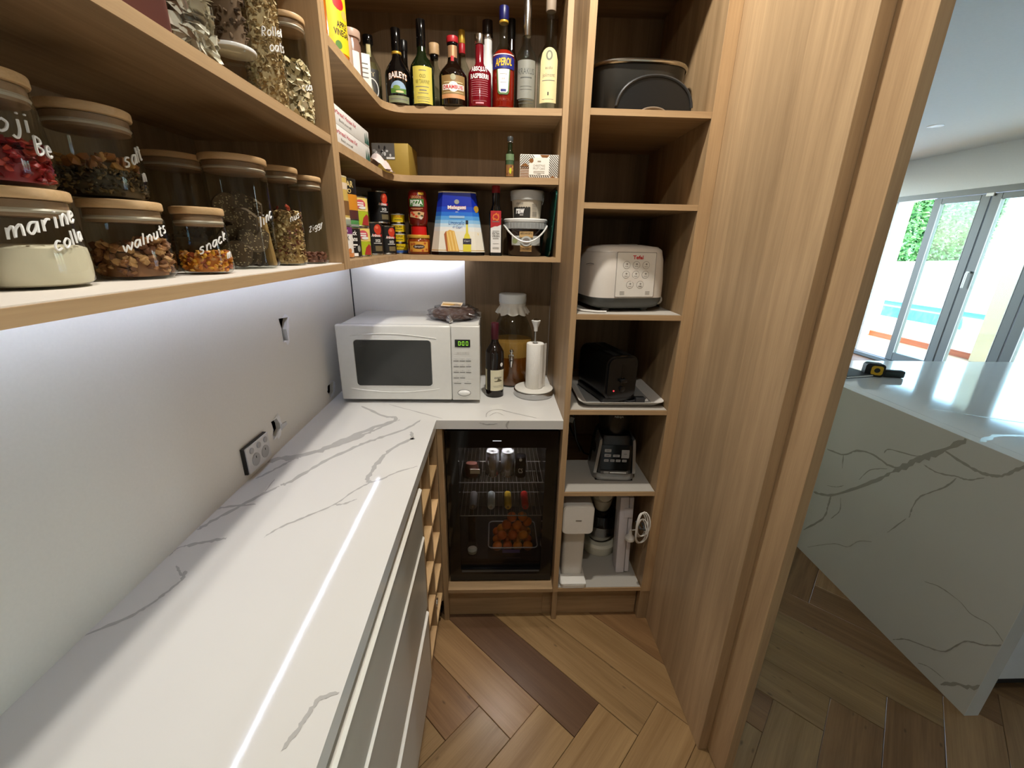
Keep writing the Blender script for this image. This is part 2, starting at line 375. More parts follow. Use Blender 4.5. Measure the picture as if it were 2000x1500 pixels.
# floor: herringbone planks, each one a board of its own
fl_ = struct('floor', bx(-.76, 5.6, -3.2, 7.2, -.06, -.008), oak('floor_base', (96, 64, 34), (120, 84, 46), 'y'))
PL = [oak('board_gold', (120, 93, 60), (156, 126, 86), 'x', strip=0, rough=.32, scale=.9, knots=True), oak('board_dark', (84, 60, 42), (106, 80, 58), 'x', strip=0, rough=.32),
      oak('board_tan', (128, 96, 62), (164, 130, 90), 'x', strip=0, rough=.32, scale=.8), oak('board_brown', (106, 76, 48), (142, 108, 72), 'x', strip=0, rough=.32, scale=.9, knots=True),
      oak('board_honey', (132, 102, 66), (162, 131, 90), 'x', strip=0, rough=.32)]
LP, WP = .718, .146
board_me = []
for m in PL:
    t = bx(0, LP-.0012, .0006, WP-.0006, -.012, 0, .0012, 1); me = bpy.data.meshes.new('floor_plank'); t.to_mesh(me); t.free(); me.materials.append(m); board_me.append(me)
def plank(x, y, a, k):
    o = bpy.data.objects.new('floor_plank', board_me[k]); COL.objects.link(o); o.parent = fl_; o.location = (x, y, 0); o.rotation_euler = (0, 0, radians(a))
rp = random.Random(11); s2 = math.sqrt(2)
FIX = {0: 1, 1: 0, 2: 4, 3: 3, -1: 2, -2: 3}
for row in range(-2, 4):
    m2, odd = divmod(row, 2)
    for j in range(-12, 22):
        # even rows: plank j has x+y in [s, s+WP*sqrt2] and its low end on the zigzag at y - x = e
        ax, ay = .259+j*WP*s2, .889+m2*2*LP/s2
        if not odd: x, y, a = ax+WP/s2, ay+WP/s2, 135     # runs up-left; origin at its lower right corner
        else: x, y, a = ax-LP/s2, ay+LP/s2, 45            # next row runs up-right from the stepped ends
        if odd: pass
        cx = x+cos(radians(a))*LP/2; cyv = y+sin(radians(a))*LP/2
        if not (-.62 < cx < 2.9 and -.1 < cyv < 2.75): continue
        k = FIX.get(j) if (row == 0 and j in FIX) else rp.choice([0, 2, 4] if cx < .7 else [0, 3, 2, 3, 0, 2, 1])
        plank(x, y, a, k)

# ------------------------------------------------------------------ fixed joinery
def board(t, name, x0, x1, y0, y1, z0, z1, m=oz, bev=.0008): return PW(name, bx(x0, x1, y0, y1, z0, z1, bev, 1), m, t)
tw = T('tall_cabinet', 'tall open oak appliance tower of shelves right of the small fridge', 'cabinet', (.44, 1.59, 0))
board(tw, 'side_panel', .237, .257, 1.331, 1.85, 0, 2.635); board(tw, 'side_panel', .603, .6425, 1.331, 1.85, 0, 2.635); board(tw, 'back_panel', .257, .603, 1.84, 1.85, 0, 2.635, oback)
PW('edge_band', bx(.2372, .2568, 1.3295, 1.331, .147, 2.63), edgez, tw); PW('edge_band', bx(.6032, .6423, 1.3295, 1.331, .147, 2.63), edgez, tw)
for zt, hasl in ((1.862, 0), (1.62, 0), (1.287, 1), (.952, 1), (.62, 1), (.163, 1), (2.3, 0)):
    sh = board(tw, 'shelf', .257, .603, 1.334, 1.84, zt-.017, zt, ox); PW('edge_band', bx(.2572, .6028, 1.3325, 1.334, zt-.0168, zt-.0002), edge, sh)
    if hasl: PW('shelf_mat', bx(.2595, .6005, 1.336, 1.80 if zt != .62 else 1.575, zt, zt+.0016), liner, sh)
board(tw, 'kick_board', .20, .6, 1.362, 1.376, 0, .144, ox)

en = T('oak_end_panel', 'wide upright oak panel beside the appliance tower, facing the worktop', 'panel', (.657, 1.2, 0))
board(en, 'panel', .643, .672, .847, 1.86, 0, 2.64, opan)

nc = T('fridge_niche', 'oak niche under the worktop that houses the small black fridge', 'cabinet', (.02, 1.59, 0))
board(nc, 'base_board', -.19, .2365, 1.331, 1.858, .145, .163, ox); board(nc, 'kick_board', -.2, .2, 1.362, 1.376, 0, .144, ox)
board(nc, 'side_panel', -.21, -.19, 1.334, 1.858, .0, .879)

dr = T('drawer_unit', 'taupe lacquered drawer unit with finger-pull gaps under the marble worktop', 'cabinet', (-.43, .2, 0))
board(dr, 'carcass', -.62, -.232, -.6, 1.011, .11, .8785, taupe_d)
for z0, z1 in ((.12, .400), (.424, .683), (.690, .844)):
    f = PW('drawer_front', bx(-.229, -.21, -.6, 1.0105, z0, z1, .0015, 2), taupe, dr)
    PW('pull_lip', merge(None, prism([(-.226, z1+.0001), (-.226, z1+.004), (-.211, z1+.004), (-.2060, z1-.001), (-.2060, z1-.003), (-.2098, z1-.003)], -1.009, .598), Matrix(((1, 0, 0, 0), (0, 0, -1, 0), (0, 1, 0, 0), (0, 0, 0, 1)))), mat('bright_edge', (240, 236, 226), .25), f)
PW('kick_board', bx(-.26, -.245, -.6, 1.33, 0, .11), mat('kick_dark', (60, 48, 36), .6), dr)

wr = T('wine_rack', 'open oak wine rack of small cubbies between the drawers and the fridge', 'wine rack', (-.42, 1.17, 0))
board(wr, 'side_panel', -.62, -.21, 1.0125, 1.026, .12, .879); board(wr, 'side_panel', -.62, -.21, 1.318, 1.332, .12, .879)
board(wr, 'back_panel', -.632, -.62, 1.0125, 1.332, .12, .879, oback); board(wr, 'divider', -.62, -.212, 1.166, 1.178, .132, .879)
oyl = oak('oak_pale_along', (172, 138, 96), (204, 170, 124), 'y', strip=0)
for z in (.745, .603, .457, .310, .164):
    for y0, y1 in ((1.026, 1.166), (1.178, 1.318)): board(wr, 'cubby_shelf', -.62, -.211, y0, y1, z-.012, z, oyl)

ct = T('worktop', 'white marble-look L-shaped worktop with grey veins', 'worktop', (-.42, .6, .88))
PW('slab', prism([(-.634, -.6), (-.208, -.6), (-.208, 1.33), (.2365, 1.33), (.2365, 1.868), (-.634, 1.868)], .8800, .913), quartz, ct)
CV= [(0.01,[(-0.334,1.334),(-0.415,1.258),(-0.48,1.165),(-0.523,1.099),(-0.605,1.062),(-0.636,1.039)]),(0.006,[(-0.502,1.46),(-0.401,1.369),(-0.349,1.347),(-0.386,1.266),(-0.421,1.219),(-0.475,1.175)]),(0.0022,[(-0.406,1.477),(-0.283,1.403),(-0.187,1.344)]),(0.006,[(-0.263,1.334),(-0.294,1.267),(-0.373,1.186),(-0.415,1.141),(-0.48,1.042),(-0.52,0.947),(-0.54,0.923)]),(0.006,[(-0.277,1.239),(-0.263,1.187),(-0.267,1.183),(-0.312,1.112),(-0.328,1.042),(-0.333,0.982),(-0.33,0.944),(-0.312,0.939)]),(0.0025,[(-0.216,1.017),(-0.263,0.987),(-0.297,0.951),(-0.326,0.93),(-0.354,0.889),(-0.376,0.843),(-0.425,0.795),(-0.46,0.762),(-0.48,0.728)]),(0.0025,[(-0.332,0.863),(-0.356,0.844),(-0.375,0.84)]),(0.003,[(-0.636,0.503),(-0.595,0.535),(-0.579,0.562),(-0.572,0.587),(-0.566,0.618),(-0.575,0.637)]),(0.005,[(-0.623,0.703),(-0.582,0.718),(-0.554,0.725)]),(0.0015,[(-0.632,0.675),(-0.632,0.696),(-0.623,0.703)]),(0.0018,[(-0.6,0.65),(-0.579,0.63),(-0.563,0.62)]),(0.004,[(-0.639,0.825),(-0.612,0.836),(-0.558,0.844)]),(0.005,[(-0.631,0.753),(-0.61,0.797),(-0.572,0.871),(-0.542,0.919)]),(0.003,[(-0.212,0.409),(-0.234,0.402),(-0.242,0.383),(-0.249,0.36),(-0.257,0.341)]),(0.0075,[(-0.625,1.059),(-0.57,1.059),(-0.553,1.083),(-0.478,1.144),(-0.418,1.212)]),(0.004,[(-0.618,0.952),(-0.596,0.996),(-0.571,1.048)]),(0.0015,[(-0.564,0.896),(-0.569,0.952)]),(0.0015,[(-0.035,1.359),(-0.034,1.392),(-0.019,1.421),(0.013,1.431),(0.049,1.407),(0.144,1.352)]),(0.0015,[(-0.024,1.373),(0.002,1.402),(0.029,1.373)])]
IV= [(0.03,[(1.225,0.896),(1.293,0.807),(1.355,0.738),(1.42,0.655)]),(0.016,[(1.42,0.655),(1.504,0.545),(1.655,0.387),(1.754,0.339)]),(0.01,[(1.75,0.584),(1.654,0.605),(1.599,0.655),(1.522,0.677),(1.451,0.67),(1.403,0.679)]),(0.006,[(1.478,0.707),(1.461,0.733),(1.363,0.758),(1.316,0.784)]),(0.008,[(1.654,0.605),(1.64,0.541)]),(0.005,[(1.545,0.54),(1.511,0.609),(1.445,0.654)]),(0.013,[(1.271,0.825),(1.191,0.813),(1.14,0.812),(1.098,0.831),(1.059,0.885),(1.033,0.921)]),(0.007,[(1.323,0.743),(1.27,0.74),(1.21,0.76),(1.176,0.768),(1.136,0.801)]),(0.007,[(1.208,0.755),(1.235,0.698),(1.293,0.623),(1.305,0.564),(1.303,0.521)]),(0.006,[(1.312,0.51),(1.359,0.407)]),(0.013,[(1.655,0.387),(1.653,0.334),(1.66,0.25),(1.749,0.114)]),(0.006,[(1.603,0.408),(1.588,0.349),(1.618,0.281)]),(0.004,[(1.696,0.048),(1.633,0.114),(1.557,0.186),(1.496,0.22),(1.456,0.284),(1.404,0.324)]),(0.004,[(1.176,0.332),(1.126,0.355),(1.06,0.358),(1.02,0.346),(0.966,0.359),(0.923,0.338)]),(0.006,[(1.198,0.016),(1.156,0.067),(1.083,0.115),(1.038,0.154),(1.003,0.243),(0.957,0.283),(0.923,0.325)]),(0.016,[(1.012,0.027),(0.974,0.08),(0.922,0.135),(0.899,0.211),(0.901,0.265)]),(0.004,[(1.095,0.022),(1.06,0.047),(1.005,0.058)]),(0.004,[(1.692,0.417),(1.64,0.442),(1.605,0.473)])]

def ribbon(t, w, pts, f, rnd, nsub=7):
    P3 = [Vector((a, b, 0)) for a, b in pts]; fine = []
    for i in range(len(P3)-1):
        p0, p1, p2, p3 = P3[max(0, i-1)], P3[i], P3[i+1], P3[min(len(P3)-1, i+2)]
        for k in range(nsub):
            s = k/nsub; fine.append(.5*((2*p1)+(p2-p0)*s+(2*p0-5*p1+4*p2-p3)*s*s+(3*p1-p0-3*p2+p3)*s**3))
    fine.append(P3[-1]); n = len(fine); rows = []
    for i, p in enumerate(fine):
        d = (fine[min(n-1, i+1)]-fine[max(0, i-1)]); d = d.normalized() if d.length else Vector((1, 0, 0)); q = Vector((-d.y, d.x, 0))
        e = min(1, .35+min(i, n-1-i)*.25)*w*.5; j = w*.22
        a = p+q*(e*rnd.uniform(.6, 1.25))+q*rnd.uniform(-j, j); b = p-q*(e*rnd.uniform(.6, 1.25))+q*rnd.uniform(-j, j)
        rows.append((t.verts.new(f(a.x, a.y)), t.verts.new(f(b.x, b.y))))
    for r0, r1 in zip(rows, rows[1:]): t.faces.new((r0[0], r1[0], r1[1], r0[1]))
def veins(lst, f, seed, m, parent, k=1.0):
    rnd = random.Random(seed)
    for i, (w, pts) in enumerate(lst):
        t = BM(); ribbon(t, w*k, pts, lambda a, b, i=i: f(a, b, i*.00004), rnd); bmesh.ops.recalc_face_normals(t, faces=t.faces); PW('vein', t, m, parent)
def clampc(x, y, e=0): return (max(-.633, x), min(y, 1.86), .9131+e)
veins(CV, clampc, 3, vein, ct, 2.1)
veins([(.004, [(-.06, .905), (-.03, .898), (.005, .902)]), (.007, [(.045, .912), (.038, .9), (.04, .882)])], lambda x, z, e=0: (x, 1.3297-e, z), 4, vein, ct)

# upper cabinets
lc = T('left_wall_cabinet', 'open oak wall cabinet of glass jars above the worktop', 'cabinet', (-.49, .35, 1.436))
board(lc, 'side_panel', -.634, -.345, .985, 1.0025, 1.436, 2.64); board(lc, 'side_panel', -.634, -.345, -.62, -.6, 1.436, 2.64); board(lc, 'back_panel', -.633, -.622, -.6, .985, 1.4505, 2.64, oback)
for z0, z1, m in ((1.436, 1.450, oy), (1.688, 1.704, oy), (2.02, 2.036, oy)):
    s_ = board(lc, 'shelf', -.622, -.3465, -.6, .985, z0, z1, m); PW('edge_band', bx(-.3465, -.345, -.6, .9848, z0, z1), edgey, s_)
    if z0 < 1.5: PW('shelf_mat', bx(-.620, -.349, -.6, .984, z1, z1+.0012), linerw, s_)
PW('edge_band', bx(-.345, -.3435, .9852, 1.0023, 1.4365, 2.63), edgez, lc)

cc = T('corner_wall_cabinet', 'open oak corner wall cabinet with curved L-shaped shelves of bottles and tins', 'cabinet', (-.1, 1.7, 1.436))
board(cc, 'side_panel', -.634, -.345, 1.003, 1.021, 1.436, 2.64); PW('edge_band', bx(-.345, -.3435, 1.0032, 1.0208, 1.4365, 2.63), edgez, cc)
board(cc, 'side_panel', .2165, .2365, 1.606, 1.868, 1.436, 2.64); PW('edge_band', bx(.2167, .2363, 1.6045, 1.606, 1.4365, 2.63), edgez, cc)
board(cc, 'back_panel', -.633, -.624, 1.021, 1.86, 1.4545, 2.64, oback); board(cc, 'back_panel', -.624, .2165, 1.86, 1.869, 1.4545, 2.64, oback)
def lshape(xf, yl, yr, r, in_=0):
    c = [(xf-r*(1-cos(radians(a)))+r-r, 0) for a in ()]
    pts = [(-.624, 1.0215), (xf-in_, 1.0215)]
    for k in range(0, 9):
        a = radians(90*k/8); pts.append((xf-in_+r*(1-cos(a)), yl+in_-r+r*sin(a)))
    return pts+[(.2163, yr+in_), (.2163, 1.86), (-.624, 1.86)]
for zt, th, xf, yl, yr, r in ((1.936, .022, -.383, 1.645, 1.622, .075), (1.723, .022, -.382, 1.645, 1.622, .075), (2.30, .02, -.383, 1.645, 1.622, .075)):
    s_ = PW('corner_shelf', prism(lshape(xf, yl, yr, r, .0015), zt-th, zt), ox, cc)
    bp_ = lshape(xf, yl, yr, r)[1:12]; t = BM(); lo = [t.verts.new((x, y, zt-th)) for x, y in bp_]; hi = [t.verts.new((x, y, zt-.0002)) for x, y in bp_]
    li = [t.verts.new((x-.0015, y+.0015, zt-th)) for x, y in bp_]; hi2 = [t.verts.new((x-.0015, y+.0015, zt-.0002)) for x, y in bp_]
    for i in range(len(bp_)-1):
        t.faces.new((lo[i], lo[i+1], hi[i+1], hi[i])); t.faces.new((hi[i], hi[i+1], hi2[i+1], hi2[i])); t.faces.new((lo[i+1], lo[i], li[i], li[i+1]))
    PW('edge_band', t, edge, s_, smooth=True)
PW('bottom_board', prism([(-.633, 1.0212)]+[(-.3465, 1.0212), (-.3465, 1.54)]+[(-.3465+.06*(1-cos(radians(15*k))), 1.54+.06*sin(radians(15*k))) for k in range(1, 7)]+[(.2163, 1.6), (.2163, 1.868), (-.633, 1.868)], 1.436, 1.4535), ox, cc)
t = BM(); pl = [(-.3465, 1.0212), (-.3465, 1.54)]+[(-.3465+.06*(1-cos(radians(15*k))), 1.54+.06*sin(radians(15*k))) for k in range(1, 7)]+[(.2163, 1.6)]
lo = [t.verts.new((x+.0008, y-.0008, 1.4362)) for x, y in pl]; hi = [t.verts.new((x+.0008, y-.0008, 1.4533)) for x, y in pl]
for i in range(len(pl)-1): t.faces.new((lo[i], lo[i+1], hi[i+1], hi[i]))
PW('edge_band', t, edge, cc)
sp = T('oak_splashback', 'oak splashback panel behind the glass drink jar', 'panel', (.05, 1.865, .913))
board(sp, 'panel', -.14, .2363, 1.859, 1.8695, .9135, 1.4355, oback)

# strip light under the left wall cabinet: it gives off light itself
led = T('strip_light', 'slim cool white LED strip under the wall cabinets along both walls', 'light', (-.572, 1.05, 1.436))
PW('channel', bx(-.581, -.563, .28, 1.83, 1.4295, 1.436), mat('aluminium', (190, 190, 192), .4, metal=1), led)
PW('diffuser', bx(-.5742, -.5698, .285, 1.795, 1.4285, 1.4295), mat('led_diffuser', (222, 231, 255), .5, emit=50), led)
PW('channel', bx(-.56, -.145, 1.800, 1.812, 1.427, 1.436), MC['aluminium'], led); PW('diffuser', bx(-.555, -.15, 1.8121, 1.8130, 1.4282, 1.4350), MC['led_diffuser'], led)
ck = T('cable_end', 'short black cable end hanging under the corner wall cabinet', 'cable', (-.60, 1.80, 1.43))
PW('cable', tube([(-.617, 1.81, 1.436), (-.615, 1.81, 1.428), (-.60, 1.80, 1.422), (-.585, 1.795, 1.425)], .005), black, ck, smooth=True)
for lx, ly, lz, le in LAMP_SPOTS:
    d = T('ceiling_downlight', 'round recessed pantry downlight ' + ('above the middle of the worktop' if ly < .5 else 'nearest the bottle shelves'), 'light', (lx, ly, 2.64), group='pantry ceiling downlights')
    P('trim_ring', lathe([(.056, -.001), (.07, -.001), (.07, -.006), (.056, -.004)], 32), white, d)

# power outlet on the left wall
so = T('power_outlet', 'white double power outlet with round grey sockets low on the left wall', 'outlet', (-.634, .994, .967))
PW('mount', bx(-.634, -.626, .940, 1.047, .932, 1.003), black, so)
PW('plate', bx(-.626, -.622, .944, 1.049, .931, 1.0015, .001), mat('outlet_face', (212, 211, 212), .3), so)
MX = Matrix(((0, 0, 1, 0), (1, 0, 0, 0), (0, 1, 0, 0), (0, 0, 0, 1)))
def onwall(t, x, y, z): return merge(None, t, Matrix.Translation((x, y, z)) @ MX)
greyk = mat('socket_grey', (168, 167, 168), .35)
for yy in (.978, 1.022):
    f = PW('socket', onwall(cyl(.017, 0, .0015, seg=24), -.622, yy, .957), greyk, so, smooth=True)
    for a in (90, 210, 330): PW('slot', onwall(bx(-.0012, .0012, .004, .010, .0015, .0019, bm=None), -.622, yy, .957), ink, f).rotation_euler = (0, 0, 0)
for yy in (.965, .998, 1.030): PW('switch', onwall(cyl(.008, 0, .003, .0008, 20), -.622, yy, .988), greyk, so, smooth=True)
# ------------------------------------------------------------------ kitchen beyond the doorway
isl = T('kitchen_island', 'white marble-look waterfall island beyond the pantry doorway', 'island', (2.5, 1.58, 0))
PW('end_panel', bx(1.605, 1.655, .923, 2.23, 0, .8995, .0008, 1), quartz, isl); PW('top_slab', bx(1.6552, 3.75, .923, 2.23, .85, .8995, .0008, 1), quartz, isl)
veins(IV, lambda y, z, e=0: (1.6045-e, max(.924, min(y, 2.22)), max(.002, min(z, .898))), 8, ivein, isl, .75)
veins([(.02, [(1.62, 1.2), (1.8, 1.25), (2.1, 1.15), (2.3, 1.22)]), (.01, [(1.75, 1.5), (2.0, 1.35), (2.2, 1.38), (2.5, 1.2)]), (.006, [(1.62, 1.02), (1.8, 1.1), (1.95, 1.06), (2.2, .95)])], lambda x, y, e=0: (x, y, .8997+e), 9, ivein, isl)
cabw = mat('cabinet_white', (232, 232, 232), .4)
PW('cabinet', bx(1.656, 3.7, .992, 2.2, .085, .849), cabw, isl); PW('kick_board', bx(1.656, 3.7, 1.03, 2.16, 0, .0845), mat('island_kick', (40, 40, 44), .5), isl)
for k in range(3): PW('cabinet_door', bx(1.662+k*.68, 1.662+k*.68+.672, .974, .9915, .1, .845, .002, 1), cabw, isl)

tpm = T('tape_measure', 'black and yellow tape measure lying on the far end of the island top', 'tape measure', (1.90, 1.94, .90), radians(-25))
rubber = mat('black_rubber', (24, 24, 26), .6); yel = mat('tool_yellow', (226, 178, 30), .45)
P('case', merge(None, prism(rpoly(-.04, .04, -.032, .034, .016), -.022, .022), Matrix.Translation((0, 0, .032)) @ RX90), rubber, tpm)
P('side_plate', merge(None, prism(rpoly(-.024, .024, -.022, .024, .012), .0222, .0238), Matrix.Translation((.008, 0, .032)) @ RX90), yel, tpm)
P('badge', merge(None, cyl(.012, .0238, .0246), Matrix.Translation((.008, 0, .034)) @ RX90), rubber, tpm)
P('belt_clip', bx(-.03, .03, .0222, .026, .01, .05, .001), steel, tpm)
tr_ = T('tool_holder', 'small black clip lying against the tape measure on the island', 'tool', (1.985, 1.915, .90), radians(-12))
P('body', bx(-.05, .045, -.016, .018, 0, .036, .008), rubber, tr_); P('strap', bx(-.044, .040, -.0172, -.0162, .008, .03, .0004), mat('green_black', (26, 40, 38), .5), tr_)
nb = T('notebook', 'thin black notebook lying by the tape measure on the island', 'notebook', (1.795, 1.965, .90), radians(12))
P('pages', bx(-.083, .083, -.063, .063, .002, .010), offw, nb); P('cover', bx(-.086, .086, -.066, .066, 0, .002, .0006, 1, bx(-.086, .086, -.066, .066, .010, .0125, .0006, 1)), rubber, nb)

alu = mat('door_aluminium', (88, 93, 90), .4, metal=.0); alud = mat('door_seal', (40, 42, 44), .6)
gpane = glass('door_glass', (232, 243, 239), 1.35)
wr_ = struct('wall_window_side', merge(bx(5.5, 5.66, -3.2, .55, 0, 2.64), merge(bx(5.5, 5.66, 6.15, 7.2, 0, 2.64), bx(5.5, 5.66, .55, 6.15, 2.20, 2.64))), ceilp)
struct('wall_far', merge(bx(.70, 1.3, 7.1, 7.2, 0, 2.64), merge(bx(5.2, 5.66, 7.1, 7.2, 0, 2.64), merge(bx(1.3, 5.2, 7.1, 7.2, 0, .1), bx(1.3, 5.2, 7.1, 7.2, 2.45, 2.64)))), ceilp); struct('wall_near', bx(.70, 5.66, -3.2, -3.1, 0, 2.64), ceilp); struct('wall_near_left', bx(.66, .76, -3.2, -1.5, 0, 2.64), ceilp)  # far wall is unseen; its wide opening is added to let sky light in
fr = struct('window_1', bx(5.50, 5.60, .55, 6.15, 2.135, 2.20), alu); struct('track', bx(5.50, 5.60, .55, 6.15, 0, .045), alu, fr)
struct('jamb', bx(5.50, 5.60, 6.10, 6.15, .045, 2.135), alu, fr); struct('track_groove', bx(5.53, 5.57, .56, 6.1, .045, .047), alud, fr)
y = 5.53; n = 2
while y > 1.2:
    d = struct('door_%d' % n, bx(5.525, 5.575, y-.10, y, .05, 2.13, .003, 1), alu)       # stile
    struct('stile', bx(5.525, 5.575, y-.64, y-.54, .05, 2.13, .003, 1), alu, d)
    struct('rail', bx(5.525, 5.575, y-.54, y-.10, 2.065, 2.13, .003, 1), alu, d); struct('rail', bx(5.525, 5.575, y-.54, y-.10, .05, .16, .003, 1), alu, d)
    struct('pane', bx(5.548, 5.553, y-.542, y-.098, .158, 2.067), gpane, d)
    struct('seal', merge(bx(5.522, 5.526, y-.543, y-.537, .16, 2.065), bx(5.522, 5.526, y-.103, y-.097, .16, 2.065)), mat('seal_white', (206, 208, 206), .4), d)
    if n % 2 == 0:
        struct('hinge', bx(5.505, 5.524, y-.68, y-.60, 2.10, 2.17, .004), white, d)
    else: struct('handle', tube([(5.52, y-.05, 1.28), (5.49, y-.05, 1.28), (5.485, y-.05, 1.26), (5.485, y-.05, 1.1)], .012), white, d, True)
    y -= .655; n += 1
dl = T('ceiling_downlight', 'small round recessed downlight in the bright kitchen ceiling', 'light', (4.183, 4.412, 2.64))
P('trim_ring', lathe([(.035, -.004), (.05, -.006), (.062, -.004), (.064, 0)], 28), white, dl); P('lens', cyl(.036, -.004, -.002), mat('lens', (236, 240, 240), .3), dl)

# outside: terrace, pool, white garden wall, hedge
deck = oak('terrace_boards', (170, 134, 100), (190, 156, 122), 'x', strip=.12)
struct('terrace_floor', bx(5.66, 7.0, -2, 12, -.1, -.005), deck)
edgew = oak('terrace_step_wood', (150, 70, 36), (186, 96, 54), 'y', strip=0)
stp = T('terrace_step', 'low orange timber edging step along the terrace', 'step', (7.03, 5, -.01)); PW('riser', bx(7.0, 7.06, -2, 12, -.01, .085), edgew, stp)
pav = mat('pale_paving', (236, 234, 228), .8)
struct('pool_paving', merge(bx(7.06, 8.75, -2, 14, -.1, .06), bx(12.4, 34, -2, 34, -.1, .06)), pav)
struct('ground', bx(5.66, 60, -20, 60, -1.0, -.8), pav)
pool = struct('pool_shell', merge(bx(8.75, 8.95, -2, 14, -.8, .075), bx(12.2, 12.4, -2, 14, -.8, .075)), mat('pool_coping', (238, 238, 232), .7))
pw_ = P('pool_water', bx(8.95, 12.2, -2, 14, -.8, -.03), mat('pool_water', (70, 150, 176), .05)); tag(pw_, 'strip of blue swimming pool water beyond the terrace', 'water'); pw_['kind'] = 'stuff'
tl = struct('pool_tile_band', bx(12.19, 12.2, -2, 14, -.03, .03), mat('pool_tile', (70, 140, 190), .3))
gw = struct('wall_garden', prism([(5.9, 13.4), (9.6+6.4*-.01, 15.2), (40, 33.8), (40, 34.2), (5.9, 14.0)], -.8, .92), mat('white_render', (240, 240, 238), .8)); 
for i, (px_, py_) in enumerate(((7.0, 7.62), (7.0, 5.46))):
    p = struct('wall_post_%d' % (i+1), bx(px_-.11, px_+.11, py_-.16, py_+.16, .0, 2.6), mat('cream_render', (196, 184, 154), .85))
struct('veranda_beam', bx(6.86, 7.14, -2, 12, 2.6, 2.85), mat('white_render', (240, 240, 238), .8))
# hedge of individual leaves, too many to count
leafm = [mat('leaf_green', (58, 112, 54), .6), mat('leaf_dark', (30, 74, 38), .6), mat('leaf_light', (88, 140, 74), .6)]
rh = random.Random(5)
def hedge_bm(x0, y0, x1, y1, z0, z1, n, th, sz):
    t = BM(); d = Vector((x1-x0, y1-y0, 0)); L = d.length; d.normalize(); nn = Vector((d.y, -d.x, 0))
    for i in range(n):
        s = rh.random()*L; h = rh.random(); dep = rh.random()**2*th
        c = Vector((x0, y0, 0))+d*s+nn*(th*.2*sin(s*2.1+h*5)-dep)+Vector((0, 0, z0+(z1-z0)*h))
        a = Vector((rh.uniform(-1, 1), rh.uniform(-1, 1), rh.uniform(-.6, .6))).normalized(); b = a.cross(Vector((rh.uniform(-1, 1), rh.uniform(-1, 1), rh.uniform(-1, 1)))).normalized()
        k = sz*rh.uniform(.6, 1.3)
        f = t.faces.new([t.verts.new(c+a*k), t.verts.new(c+b*k*.45), t.verts.new(c-a*k), t.verts.new(c-b*k*.45)]); f.material_index = rh.choice((0, 0, 1, 2, 2))
    return t
ho = P('garden_hedge', hedge_bm(4, 13.5, 42, 36, .85, 7.5, 60000, .8, .24), leafm[0], None, smooth=False)
for m in leafm[1:]: ho.data.materials.append(m)
tag(ho, 'tall green hedge above the white garden wall outside', 'hedge'); ho['kind'] = 'stuff'
core = P('hedge_wood', prism([(3.5, 14.6), (42, 37.4), (42, 38.5), (3.5, 15.8)], .5, 7.2), leafm[1], ho, smooth=False)
# ------------------------------------------------------------------ glass storage jars with wooden lids
lidm = oak('lid_wood', (196, 158, 110), (222, 186, 140), 'x', strip=0, scale=2); plugm = oak('lid_plug_wood', (150, 118, 90), (176, 142, 112), 'x', strip=0, scale=2)
seal = mat('silicone_seal', (206, 190, 170), .4)
def squat_r(r, h):
    pr = [(.0, .85), (.03, .92), (.08, .97), (.17, 1.0), (.35, 1.0), (.6, .965), (.8, .925), (1, .90)]
    def f(z):
        t = max(0, min(1, z/h))
        for (a, b), (c, d) in zip(pr, pr[1:]):
            if a <= t <= c: return r*(b+(d-b)*(t-a)/(c-a))
        return r
    return f
def tall_r(r, h): return lambda z: r*(.93+.07*min(1, z/.008)) if z < .008 else r*(1 if z < h*.9 else 1-.02*(z/h-.9)*10)
def jar(label, x, y, z, r, h, lid=.010, squat=True, group=None, cat='jar'):
    """body height h without the lid; lid disc on top, plug and ring inside the neck"""
    j = T('glass_jar', label, cat, (x, y, z), atan2(x, -y)+pi if False else atan2(-x, y), group)
    R = squat_r(r, h) if squat else tall_r(r, h); N = 14
    pr = [(0, .001), (r*.78, 0), (r*.84, .001)]+[(R(h*k/N), h*k/N) for k in range(1, N+1)]
    pr[3:3] = [(R(.003), .004), (R(.008), .008)] if h/N > .008 else []
    b = P('glass_body', lathe(pr, 40), jarg, j, ang=60)
    rt_ = R(h); P('lid', cyl(rt_*1.055, h+.0005, h+lid, .002, 40), lidm, j)
    pg = P('lid_plug', cyl(rt_*.95, h-.014, h, .001, 36), plugm, j); P('seal_ring', lathe([(rt_*.955, h-.011), (rt_*.99, h-.009), (rt_*.955, h-.007)], 36), seal, pg)
    return j, R
def lump(bm, c, s, rnd, ico=1, flat=1.0):
    t = BM(); bmesh.ops.create_icosphere(t, subdivisions=ico, radius=1)
    for v in t.verts: v.co *= rnd.uniform(.75, 1.15)
    M = Matrix.Translation(c) @ Matrix.Rotation(rnd.uniform(0, 6.3), 4, Vector((rnd.uniform(-1, 1), rnd.uniform(-1, 1), rnd.uniform(-1, 1))).normalized()) @ Matrix.Diagonal((s, s*rnd.uniform(.6, 1), s*flat*rnd.uniform(.6, 1), 1))
    return merge(bm, t, M)
